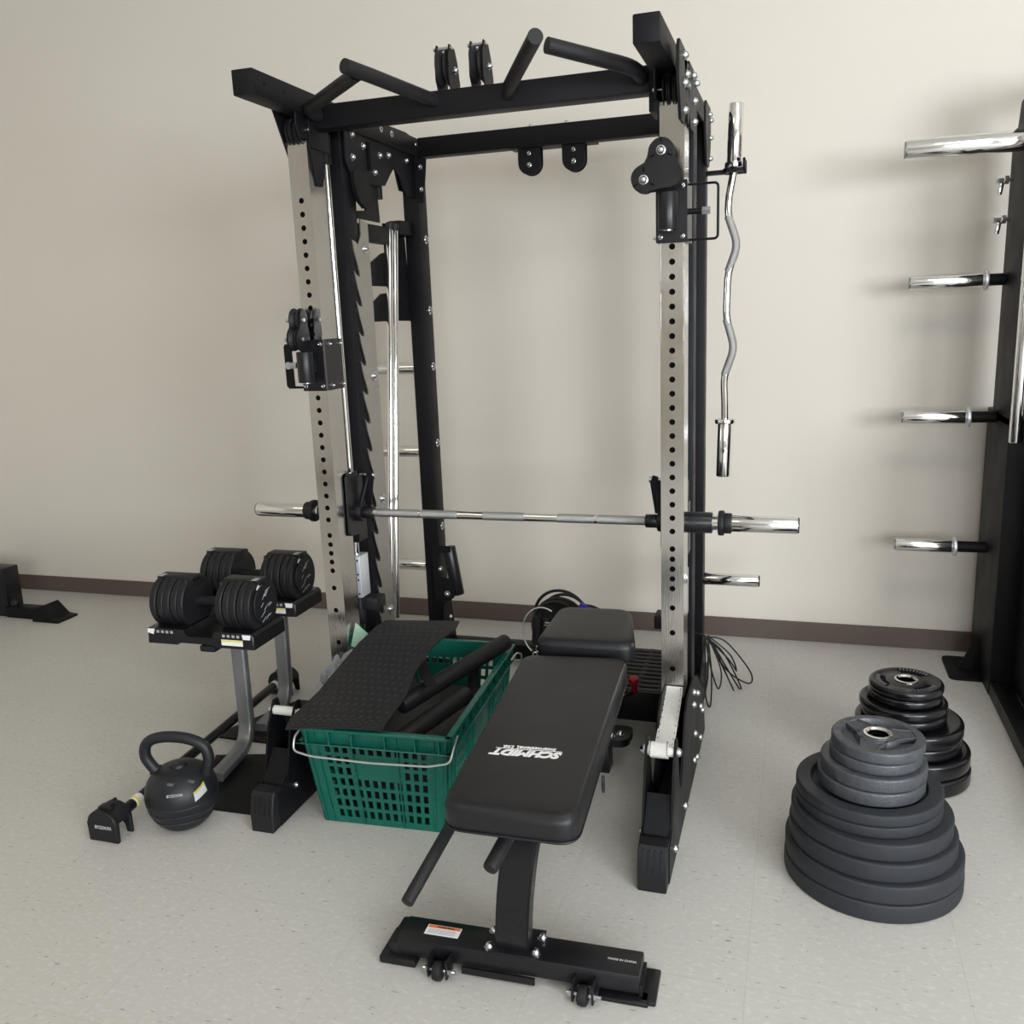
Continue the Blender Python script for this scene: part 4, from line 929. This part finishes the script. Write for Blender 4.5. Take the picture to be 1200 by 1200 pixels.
# thin cables hanging off the right rear corner
bm = bm_new()
a0 = Vector((-0.318, 3.34, 0.215))
loops = [[(-0.24, 3.36, 0.19), (-0.15, 3.40, 0.06), (-0.155, 3.40, 0.01), (-0.24, 3.38, 0.07)], [(-0.25, 3.33, 0.16), (-0.19, 3.36, 0.03), (-0.19, 3.36, 0.006)],
         [(-0.27, 3.33, 0.15), (-0.225, 3.34, 0.04), (-0.21, 3.34, 0.008)], [(-0.31, 3.28, 0.12), (-0.30, 3.20, 0.03), (-0.28, 3.17, 0.006), (-0.285, 3.26, 0.10)], [(-0.29, 3.30, 0.10), (-0.262, 3.30, 0.02), (-0.255, 3.32, 0.09)],
         [(-0.32, 3.22, 0.10), (-0.31, 3.16, 0.02), (-0.295, 3.20, 0.09), (-0.30, 3.28, 0.18)], [(-0.23, 3.34, 0.13), (-0.20, 3.37, 0.07), (-0.225, 3.36, 0.14)]]
for L in loops: tube(bm, smooth_path([a0]+L+([a0+Vector((0.01, 0.01, 0))] if len(L) > 2 else []), 8), 0.0030, 8)
tube(bm, [a0+Vector((-0.06, 0.02, 0.015)), a0+Vector((-0.03, 0, 0.01)), a0+Vector((0.005, 0, 0))], 0.003, 8)
setp(link('thin_cable_bundle', bm, M['rubber']), 'loose loops of thin black cable trailing to the floor behind the rack', 'cable')

# ------------------------------------------------------------------ adjustable dumbbells on their stand
stand = thing('dumbbell_stand', (-1.76, 2.49, 0), 'grey steel two-column stand on black floor plates under the two dumbbell trays', 'stand')
def column(pts, w, t):
    bm = bm_new(); rows = []
    for i, p in enumerate(pts):
        d = (pts[min(i+1, len(pts)-1)]-pts[max(i-1, 0)]).normalized(); sd_ = Vector((1, 0.08, 0)).normalized(); nn = d.cross(sd_).normalized()
        cs = rrect(-w/2, w/2, -t/2, t/2, 0.01, 3)
        rows.append([bm.verts.new(p+sd_*a+nn*b) for a, b in cs])
    n = len(rows[0])
    for a, b in zip(rows, rows[1:]):
        for k in range(n): bm.faces.new((a[k], a[(k+1) % n], b[(k+1) % n], b[k]))
    bm.faces.new(rows[0][::-1]); bm.faces.new(rows[-1]); return bm
c1 = fillet_path([(-1.805, 2.49, 0.407), (-1.792, 2.47, 0.035), (-1.768, 2.245, 0.022)], 0.09, 8)
link('stand_column', column(c1, 0.052, 0.032), M['greysteel'], stand)
c2 = fillet_path([(-1.845, 2.82, 0.407), (-1.840, 2.80, 0.035), (-1.83, 2.60, 0.022)], 0.09, 8)
link('stand_column', column(c2, 0.052, 0.032), M['greysteel'], stand)
bm = bm_new(); prism(bm, [(-1.715, 2.10), (-1.525, 2.105), (-1.525, 2.46), (-1.70, 2.455), (-1.885, 2.405)], 'z', 0, 0.008, 0.001); link('base_plate', bm, M['black'], stand)
bm = bm_new(); prism(bm, [(-1.99, 2.53), (-1.60, 2.53), (-1.62, 2.90), (-1.84, 2.88)], 'z', 0, 0.008, 0.001); link('base_plate', bm, M['black'], stand)

def build_dumbbell():
    t = thing('tray', (0, 0, 0), 'x', 'dumbbell tray')
    # tray, local: x -0.2..0.2, y -0.1..0.1, z 0..0.06
    bm = bm_new(); prism(bm, [(-0.205, 0.0), (-0.20, 0.055), (-0.055, 0.055), (-0.05, 0.03), (0.05, 0.03), (0.055, 0.055), (0.195, 0.055), (0.205, 0.045), (0.205, 0.0), (0.06, 0.0), (0.045, 0.012), (-0.075, 0.012), (-0.09, 0.0)], 'y', -0.10, 0.10, 0.003)
    link('tray_body', bm, M['blackgloss'], t)
    bm = bm_new(); box(bm, 0.085, 0.165, -0.1012, -0.0995, 0.012, 0.032); l1 = link('tray_label', bm, M['white'], t)
    bm = bm_new(); box(bm, 0.086, 0.164, -0.1016, -0.1011, 0.025, 0.031); link('label_stripe', bm, M['yellow'], l1)
    bm = bm_new(); prism(bm, [(0.168, 0.036), (0.194, 0.036), (0.197, 0.052), (0.165, 0.052)], 'y', -0.1015, -0.0995); link('tray_corner_mark', bm, M['white'], t); bm = bm_new(); prism(bm, [(-0.201, 0.040), (-0.178, 0.034), (-0.172, 0.053), (-0.199, 0.053)], 'y', -0.1015, -0.0995); link('tray_corner_mark', bm, M['white'], t)
    bm = bm_new()
    for k in range(4):
        for x0 in (0.09, -0.165): box(bm, x0+0.018*k, x0+0.018*k+0.010, -0.1012, -0.0995, 0.040, 0.049)
    link('weight_mark', bm, M['grey_print'], t)
    bm = bm_new(); box(bm, -0.01, 0.05, -0.095, -0.04, -0.022, 0.002, 0.008); link('tray_catch', bm, M['rubber'], t)
    d = thing('adjustable_dumbbell', (0, 0, 0), 'x', 'dumbbell')
    zc = 0.107; R0 = 0.089
    def shape(r):   # round with a cut bottom
        return [(r*math.cos(a), r*math.sin(a)) for a in [math.radians(-62+k*(304/26)) for k in range(27)]]
    for q in (-1, 1):
        for k in range(5):
            x0 = q*0.062+q*0.0268*k; bm = bm_new()
            pl = [(y, zc+z) for y, z in [(a, b) for a, b in [(-p[0], p[1]) for p in [(r_*1.0, s_) for r_, s_ in [(math.sin(t_)*(R0-0.002*(k % 2)), -math.cos(t_)*(R0-0.002*(k % 2))) for t_ in [math.radians(38+j*(284/26)) for j in range(27)]]]]]]
            prism(bm, pl, 'x', min(x0, x0+q*0.0235), max(x0, x0+q*0.0235), 0.003); link('weight_plate', bm, M['rubber'], d)
        bm = bm_new(); xs = q*0.19
        pl = [(math.sin(t_)*0.066, zc+0.004-math.cos(t_)*0.066) for t_ in [math.radians(j*15) for j in range(24)]]
        prism(bm, pl, 'x', min(xs, xs+q*0.006)+q*0.004, max(xs, xs+q*0.006)+q*0.004, 0.002); link('end_cap', bm, M['rubber'], d)
        bm = bm_new(); xs = q*0.1935
        prism(bm, [(-0.036, zc+0.062), (-0.012, zc+0.084), (0.014, zc+0.080), (0.0, zc+0.058), (-0.018, zc+0.052)], 'x', min(xs, xs+q*0.001), max(xs, xs+q*0.001)+0.0005); link('corner_badge', bm, M['white'], d)
        bm = bm_new(); box(bm, q*0.06 if q > 0 else -0.075, 0.075 if q > 0 else q*0.06, -0.05, 0.05, zc+0.05, zc+R0-0.002, 0.008)
        box(bm, min(q*0.06, q*0.20)+0.0, max(q*0.06, q*0.20), -0.022, 0.03, zc+0.07, zc+R0+0.002, 0.004)
        link('plate_bridge', bm, M['rubber'], d)
        bm = bm_new(); box(bm, min(q*0.172, q*0.192), max(q*0.172, q*0.192), -0.028, 0.0, zc+R0+0.0015, zc+R0+0.003); link('top_badge', bm, M['grey_print'], d)
    bm = bm_new(); cyl(bm, (-0.064, 0, zc), (0.064, 0, zc), 0.018, 20); link('handle', bm, M['rubber'], d)
    bm = bm_new(); rng = random.Random(3)
    for k in range(14):
        yy = rng.uniform(-0.035, 0.03); zz = zc+rng.uniform(-0.05, 0.05); L_ = rng.uniform(0.012, 0.03); a_ = rng.uniform(0.1, 0.9)
        box(bm, 0.2005, 0.2012, yy-L_/2, yy+L_/2, zz-0.0012, zz+0.0012, rot=(a_, 0, 0))
    link('logo_strokes', bm, M['grey_print'], d)
    return t, d
t1, d1 = build_dumbbell(); t2, d2 = copy_tree(t1), copy_tree(d1)
for (tt, dd, loc, rz, l1, l2) in ((t1, d1, (-1.885, 2.49, 0.408), 0.02, 'black dumbbell tray with yellow-edged label on the nearer grey column', 'black adjustable dumbbell resting on the nearer tray by the kettlebell'),
                              (t2, d2, (-1.925, 2.82, 0.408), 0.02, 'black dumbbell tray on the farther grey column beside the rack upright', 'black adjustable dumbbell on the farther tray, close to the left upright')):
    for o in (tt, dd): o.location = loc; o.rotation_euler = (0, 0, rz)
    dd.location = (loc[0], loc[1], loc[2]+0.019)
    tt['label'] = l1; dd['label'] = l2; tt['group'] = 'dumbbell trays'; dd['group'] = 'adjustable dumbbells'
t1.name = 'dumbbell_tray'; t2.name = 'dumbbell_tray.001'

# ------------------------------------------------------------------ kettlebell
KS = 0.82
kb = thing('kettlebell', (-1.722, 2.025, 0), 'round black adjustable kettlebell with a thick loop handle standing on the floor', 'kettlebell')
kc = Vector((-1.722, 2.025, 0))
prof = [(0, 0.0), (0.055, 0.0), (0.075, 0.008), (0.098, 0.030), (0.110, 0.050), (0.108, 0.053), (0.117, 0.066), (0.122, 0.082), (0.119, 0.085), (0.126, 0.100), (0.1285, 0.112), (0.1255, 0.116), (0.128, 0.130), (0.124, 0.155), (0.114, 0.180), (0.098, 0.202), (0.075, 0.218), (0.05, 0.226), (0, 0.229)]
prof = [(a*KS, b*KS) for a, b in prof]
bm = bm_new(); lathe(bm, kc, (0, 0, 1), prof, 48); link('bell_body', bm, M['bell'], kb, angle=25)
view = Vector((0.65, -0.76, 0))
hx = Vector((0.97, 0.24, 0)).normalized()
pts = [kc+(hx*a+Vector((0, 0, z)))*KS for a, z in ((-0.070, 0.185), (-0.085, 0.205), (-0.118, 0.262), (-0.105, 0.315), (-0.05, 0.337), (0.035, 0.333), (0.098, 0.305), (0.115, 0.255), (0.098, 0.200), (0.092, 0.180))]
bm = bm_new(); tube(bm, smooth_path(pts, 5), 0.0165, 18); link('loop_handle', bm, M['bell'], kb)
bm = bm_new(); cyl(bm, pts[0], pts[1]+Vector((-0.004, 0, 0.006)), 0.020, 20); cyl(bm, kc+Vector((0, 0, 0.170)), kc+Vector((0, 0, 0.195)), 0.026, 24, bev=0.008); link('handle_collar', bm, M['bell'], kb)
def on_sphere(az, z, extra=0.001):
    # radius at z from profile
    for (ra, za), (rb, zb) in zip(prof[9:], prof[10:]):
        if za <= z <= zb: r = ra+(rb-ra)*(z-za)/(zb-za); break
    return kc+Vector((math.cos(az)*(r+extra), math.sin(az)*(r+extra), z))
az = math.radians(-62)
p_ = on_sphere(az, 0.140, 0.002); xd = Vector((-math.sin(az), math.cos(az), 0)); text('brand_letters', 'BYZOOM', M['grey_print'], kb, p_, xd, Vector((-math.cos(az)*0.35, -math.sin(az)*0.35, 1)), 0.0105, bold=0.0002)
az = math.radians(-20)
def curved_patch(az0, az1, z0, z1, ex, tilt=0.0, n=6):
    bm = bm_new(); rows = []
    for j in range(n+1):
        rows.append([bm.verts.new(on_sphere(az0+(az1-az0)*i/n, z0+(z1-z0)*j/n+tilt*(i/n-0.5), ex)) for i in range(n+1)])
    for j in range(n):
        for i in range(n): bm.faces.new((rows[j][i], rows[j][i+1], rows[j+1][i+1], rows[j+1][i]))
    bmesh.ops.solidify(bm, geom=bm.faces[:], thickness=0.0006); return bm
lb_ = link('warning_label', curved_patch(math.radians(-32), math.radians(-8), 0.118, 0.144, 0.0012, 0.016), M['white'], kb)
link('label_stripe', curved_patch(math.radians(-32), math.radians(-8), 0.139, 0.145, 0.002, 0.016), M['yellow'], lb_)
bm = bm_new()
for da, z in ((-70, 0.165), (-30, 0.162)):
    c_ = on_sphere(math.radians(da), z, 0.0); box(bm, c_.x-0.010, c_.x+0.010, c_.y-0.004, c_.y+0.004, c_.z-0.001, c_.z+0.006, 0.001)
link('release_tab', bm, M['greysteel'], kb)

# ------------------------------------------------------------------ floor barbell connector with cradles
cb_ = thing('connector_bar', (-1.89, 2.45, 0), 'long black connecting bar on the floor with an arched cradle at each end', 'barbell')
A0 = Vector((-1.870, 1.94, 0.062)); A1 = Vector((-1.942, 2.93, 0.062))
bm = bm_new(); cyl(bm, A0, A1, 0.0165, 22); link('bar_shaft', bm, M['blackgloss'], cb_)
bm = bm_new(); lathe(bm, A0+(A1-A0)*0.045, A1-A0, [(0.0168, 0), (0.0172, 0), (0.0172, 0.035), (0.0168, 0.035)], 22); link('sticker', bm, M['white'], cb_)
bm = bm_new(); lathe(bm, A0+(A1-A0)*0.05, A1-A0, [(0.0173, 0), (0.0176, 0), (0.0176, 0.010), (0.0173, 0.010)], 22); link('sticker_stripe', bm, M['yellow'], cb_)
bm = bm_new(); lathe(bm, A0+(A1-A0)*0.93, A1-A0, [(0.0168, 0), (0.0172, 0), (0.0172, 0.02), (0.0168, 0.02)], 22); link('sticker', bm, M['white'], cb_)
def cradle(cx, cy, face_y):
    def arch(y0, y1, hw, h, th):
        outer = [(cx-hw, 0.0)]+[(cx-hw*math.cos(a), (h-hw*0.8)+hw*0.8*math.sin(a)) for a in [k*PI/12 for k in range(13)]]+[(cx+hw, 0.0)]
        return outer
    bm = bm_new()
    o1 = arch(0, 0, 0.050, 0.098, 0)
    prism(bm, o1+[(cx+0.032, 0.0), (cx+0.028, 0.006), (cx-0.028, 0.006), (cx-0.032, 0.0)], 'y', cy-0.012, cy+0.004, 0.003)
    # curved shell over the bar and a second, arched wall
    prism(bm, [(cx-0.050*math.cos(a), 0.058+0.040*math.sin(a)) for a in [k*PI/12 for k in range(13)]]+[(cx+0.043*math.cos(a), 0.058+0.033*math.sin(a)) for a in [k*PI/12 for k in range(13)]], 'y', cy+0.002, cy+0.058, 0.0)
    prism(bm, [(cx-0.046, 0.0)]+[(cx-0.046*math.cos(a), 0.056+0.034*math.sin(a)) for a in [k*PI/10 for k in range(11)]]+[(cx+0.046, 0.0), (cx+0.028, 0.0)]+[(cx+0.028*math.cos(a), 0.022+0.018*math.sin(a)) for a in [k*PI/8 for k in range(9)]]+[(cx-0.028, 0.0)], 'y', cy+0.052, cy+0.064, 0.002)
    box(bm, cx-0.018, cx+0.018, cy+0.0, cy+0.058, 0.046, 0.086, 0.004)
    c = link('end_cradle', bm, M['rubber'], cb_)
    bm = bm_new(); box(bm, cx-0.020, cx+0.022, cy+0.004, cy+0.03, 0.090, 0.108, 0.004, rot=(0, -0.3, 0)); box(bm, cx+0.0, cx+0.040, cy+0.008, cy+0.024, 0.110, 0.121, 0.003, rot=(0, -0.6, 0)); link('thumb_latch', bm, M['rubber'], c)
    return c
c_a = cradle(-1.890, 1.885, 0)
text('brand_letters', 'BYZOOM', M['grey_print'], c_a, Vector((-1.885, 1.8722, 0.047)), (1, 0, 0), (0, 0, 1), 0.0135, bold=0.0004)
cradle(-1.945, 2.93, 0)

# ------------------------------------------------------------------ weight plates
def plate_mesh(bm, c, R, h, kind):
    """c centre of underside"""
    b = 0.006 if kind != 'gloss' else 0.010
    rim = R*(0.80 if kind != 'gloss' else 0.90); hub = 0.045; rec = 0.008 if h > 0.03 else 0.014
    prof = [(0.0255, 0), (R-b, 0)]
    m_ = 4
    for k in range(m_+1): a = -PI/2+k/m_*PI/2; prof.append((R-b+b*math.cos(a), b+b*math.sin(a)))
    for k in range(m_+1): a = k/m_*PI/2; prof.append((R-b+b*math.cos(a), h-b+b*math.sin(a)))
    if kind == 'gloss': prof += [(R-b-0.008, h), (R-b-0.012, h-0.002), (hub+0.012, h-0.002), (hub+0.006, h), (0.0255, h)]
    else: prof += [(rim, h), (rim-0.006, h-rec), (hub+0.010, h-rec), (hub+0.004, h), (0.0255, h)]
    prof += [(0.0255, 0)]
    lathe(bm, c, (0, 0, 1), prof, 56)
def weight_plate(c, R, h, kind, label, group, name='weight_plate', detail=False):
    c = Vector(c); t = thing(name, c, label, 'weight plate', group)
    m_ = {'matte': M['plate'], 'iron': M['iron'], 'gloss': M['gloss']}[kind]
    bm = bm_new(); plate_mesh(bm, c, R, h, kind); link('plate_disc', bm, m_, t, angle=30)
    e_ = 0.004 if detail else 0.0001
    bm = bm_new(); lathe(bm, c, (0, 0, 1), [(0.0250, 0.001), (0.0262, 0.001), (0.0262, h-0.001), (0.034, h-0.0015), (0.0345, h+e_-0.001), (0.029, h+e_), (0.0250, h-0.001), (0.0250, 0.001)], 32); link('steel_hub_ring', bm, M['chrome'] if kind != 'matte' else M['iron'], t)
    if detail and kind == 'iron':
        for q in range(3):
            bm = bm_new(); a = math.radians(12+q*120); zt = c.z+h-0.003
            def rot2(x, y): return (c.x+x*math.cos(a)-y*math.sin(a), c.y+x*math.sin(a)+y*math.cos(a))
            prism(bm, [rot2(x, y) for x, y in ((0.036, -0.030), (R*0.79, -0.016), (R*0.80, 0.016), (0.036, 0.030))], 'z', c.z+h-0.012, zt, 0.001)
            for sg in (-1, 1): prism(bm, [rot2(x, y) for x, y in ((0.030, sg*0.034), (R*0.78, sg*0.022), (R*0.78, sg*0.016), (0.030, sg*0.027))], 'z', c.z+h-0.012, zt+0.003, 0.001)
            link('spoke', bm, m_, t)
    if detail and kind == 'gloss':
        for q in range(3):
            bm = bm_new(); bm2 = bm_new()
            a0 = 35+q*120
            pl = arc(0, 0, R*0.85, a0, a0+70, 12)+arc(0, 0, R*0.56, a0+60, a0+10, 8)
            prism(bm, [(c.x+x, c.y+y) for x, y in pl], 'z', c.z+h-0.0022, c.z+h-0.0008)
            for k in range(9):
                a = math.radians(a0+6+k*7); p = c+Vector((math.cos(a)*R*0.76, math.sin(a)*R*0.76, h-0.001))
                box(bm2, p.x-0.006, p.x+0.006, p.y-0.0018, p.y+0.0018, p.z-0.0005, p.z+0.0020, rot=(0, 0, a))
            link('grip_recess_shade', bm, M['darkhole'], t); link('embossed_strokes', bm2, M['emboss'], t)  # dark sector laid on the disc as the shade of a recess
    return t
S1 = (0.206, 2.262)
stack1 = [  # R, h, kind, dx, dy, label
 (0.217, 0.048, 'matte', 0.008, 0.0, 'wide matte black weight plate on the floor, bottom of the front stack'),
 (0.216, 0.048, 'matte', 0.008, 0.002, 'wide matte black weight plate, second from the bottom of the front stack'),
 (0.203, 0.048, 'matte', 0.004, 0.002, 'matte black weight plate third from the bottom of the front stack'),
 (0.195, 0.045, 'matte', 0.0, 0.005, 'matte black weight plate fourth from the bottom of the front stack'),
 (0.177, 0.030, 'matte', -0.008, 0.01, 'medium matte black weight plate fifth from the bottom of the front stack'),
 (0.177, 0.030, 'matte', -0.008, 0.01, 'medium matte black plate directly under the grey iron plates of the front stack'),
 (0.129, 0.036, 'iron', -0.004, 0.0, 'worn grey iron plate, lowest of the four grey ones on the front stack'),
 (0.127, 0.036, 'iron', 0.0, 0.0, 'worn grey iron plate, second of the four grey ones on the front stack'),
 (0.110, 0.030, 'iron', 0.004, 0.0, 'small worn grey iron plate just below the topmost of the front stack'),
 (0.111, 0.030, 'iron', 0.008, 0.0, 'small grey iron plate with open spokes on top of the front stack')]
z = 0.0
for i, (R, h, k, dx, dy, lab_) in enumerate(stack1):
    weight_plate((S1[0]+dx, S1[1]+dy, z), R, h, k, lab_, 'plates of the front stack', detail=(i == len(stack1)-1)); z += h+0.0005
print('stack1 top', z)
S2 = (0.338, 2.825)
stack2 = [(0.168, 0.052, 'gloss', 0.03, 0.0, 'glossy black rubber plate on the floor, bottom of the rear stack'), (0.164, 0.052, 'gloss', 0.03, 0, 'glossy black plate second from the bottom of the rear stack'),
 (0.146, 0.040, 'gloss', 0.02, 0, 'glossy black plate third from the bottom of the rear stack'), (0.156, 0.045, 'gloss', 0.015, 0, 'wide glossy black plate with raised marks, fourth from the bottom of the rear stack'),
 (0.122, 0.030, 'gloss', 0.0, 0, 'glossy black plate fifth from the bottom of the rear stack'), (0.127, 0.030, 'gloss', -0.004, 0, 'glossy black plate sixth from the bottom of the rear stack'),
 (0.106, 0.028, 'gloss', 0.0, 0, 'small glossy black plate just under the topmost of the rear stack'), (0.107, 0.028, 'gloss', 0.002, 0, 'small glossy black plate with three grip recesses on top of the rear stack')]
z = 0.0
for i, (R, h, k, dx, dy, lab_) in enumerate(stack2):
    weight_plate((S2[0]+dx, S2[1]+dy, z), R, h, k, lab_, 'plates of the rear stack', detail=(i == len(stack2)-1)); z += h+0.0005
print('stack2 top', z)

# ------------------------------------------------------------------ second machine at the right edge
m2 = thing('cable_machine', (0.95, 3.4, 0), 'tall black cable machine with chrome plate horns at the right edge', 'gym machine')
bm = bm_new(); box(bm, 0.703, 0.80, 3.50, 3.89, 0.0, 1.03, 0.003); link('lower_column', bm, M['black'], m2)
bm = bm_new(); box(bm, 0.703, 0.775, 3.47, 3.80, 1.0, 2.02, 0.004); link('upper_column', bm, M['black'], m2)
bm = bm_new(); prism(bm, [(3.47, 1.90), (3.79, 1.90), (3.72, 2.10), (3.50, 2.14)], 'x', 0.706, 0.76, 0.003); link('top_brace', bm, M['black'], m2)
bm = bm_new(); box(bm, 0.705, 0.775, 2.30, 3.50, 0.0, 0.055, 0.004); link('side_floor_beam', bm, M['black'], m2)
bm = bm_new(); box(bm, 0.775, 0.80, 3.05, 3.50, 0.05, 1.02, 0.003); box(bm, 0.86, 0.93, 3.2, 3.30, 0.0, 2.0, 0.004); link('inner_frame', bm, M['black'], m2)
bm = bm_new(); box(bm, 1.38, 1.45, 3.25, 3.8, 0.0, 2.2, 0.004); box(bm, 0.78, 1.38, 3.5, 3.57, 2.1, 2.17, 0.004); box(bm, 0.78, 1.38, 3.6, 3.67, 0.0, 0.06, 0.004); link('far_frame', bm, M['black'], m2)
bm = bm_new(); cyl(bm, (0.712, 3.43, 0.955), (0.712, 3.43, 2.0), 0.022, 24, bev=0.006); link('guide_tube', bm, M['chrome'], m2)['label'] = 'chrome guide tube'
for (z, r, x0, col, cx_, hy) in ((1.945, 0.034, 0.325, False, 0, 3.52), (1.507, 0.0255, 0.383, True, 0.632, 3.74), (1.008, 0.0255, 0.383, True, 0.605, 3.74), (0.505, 0.0255, 0.381, True, 0.588, 3.74)):
    bm = bm_new(); cyl(bm, (x0, hy, z), (0.703 if not col else cx_, hy, z), r, 28, bev=0.003); h = link('plate_horn', bm, M['chrome'], m2); h['label'] = 'chrome plate horn'
    bm = bm_new(); cyl(bm, (x0-0.003, hy, z), (x0+0.001, hy, z), r*0.82, 24); link('horn_end_disc', bm, M['greysteel'], h)
    if col:
        bm = bm_new(); cyl(bm, (cx_, hy, z), (cx_+0.012, hy, z), r+0.012, 24, bev=0.002); link('horn_collar', bm, M['alu'], h)
        bm = bm_new(); cyl(bm, (cx_+0.012, hy, z), (0.703, hy, z), r-0.004, 20); link('horn_sleeve', bm, M['black'], h)
for z in (1.848, 1.714):
    bm = bm_new(); cyl(bm, (0.655, 3.74, z), (0.703, 3.74, z), 0.007, 10); cyl(bm, (0.675, 3.74, z), (0.688, 3.74, z), 0.015, 10); box(bm, 0.657, 0.673, 3.734, 3.746, z-0.050, z+0.002, 0.003, rot=(0, 0.15, 0)); cyl(bm, (0.648, 3.74, z), (0.67, 3.74, z), 0.012, 10); link('locking_pin', bm, M['chrome'], m2)
for z in (0.16, 0.28, 0.42, 0.56, 0.70, 0.84, 0.94): bolt(m2, (0.774, 3.30 if z > 0.2 else 3.24, z), (-1, -0.3, 0), 0.012)
bm = bm_new(); prism(bm, quad_round([(0.59, 3.62), (0.74, 3.62), (0.74, 3.86), (0.59, 3.86)], 0.03), 'z', 0.0, 0.010); prism(bm, [(0.635, 0.01), (0.703, 0.01), (0.703, 0.14), (0.685, 0.14)], 'y', 3.72, 3.73); link('rear_foot', bm, M['black'], m2)

# ------------------------------------------------------------------ machine at the left edge
m3 = thing('floor_machine', (-4.1, 3.5, 0), 'dark machine base with a wedge-shaped floor foot at the left edge', 'gym machine')
bm = bm_new(); box(bm, -4.30, -3.925, 3.50, 3.60, 0.0, 0.262, 0.006); box(bm, -4.32, -4.10, 3.45, 3.62, 0.0, 0.25, 0.006); link('post_box', bm, M['blackgloss'], m3)
bm = bm_new(); box(bm, -3.94, -3.70, 3.49, 3.56, 0.0, 0.060, 0.006); link('foot_bar', bm, M['black'], m3)
bm = bm_new(); prism(bm, [(-3.74, 0.0), (-3.72, 0.062), (-3.69, 0.080), (-3.63, 0.012), (-3.575, 0.012), (-3.575, 0.0)], 'y', 3.46, 3.60, 0.003); link('foot_wedge', bm, M['black'], m3)
bm = bm_new(); lathe(bm, (-3.895, 3.52, 0.075), (0, -1, 0.1), [(0, 0), (0.02, 0), (0.022, 0.01), (0.014, 0.022), (0, 0.024)], 18); link('foot_knob', bm, M['rubber'], m3)
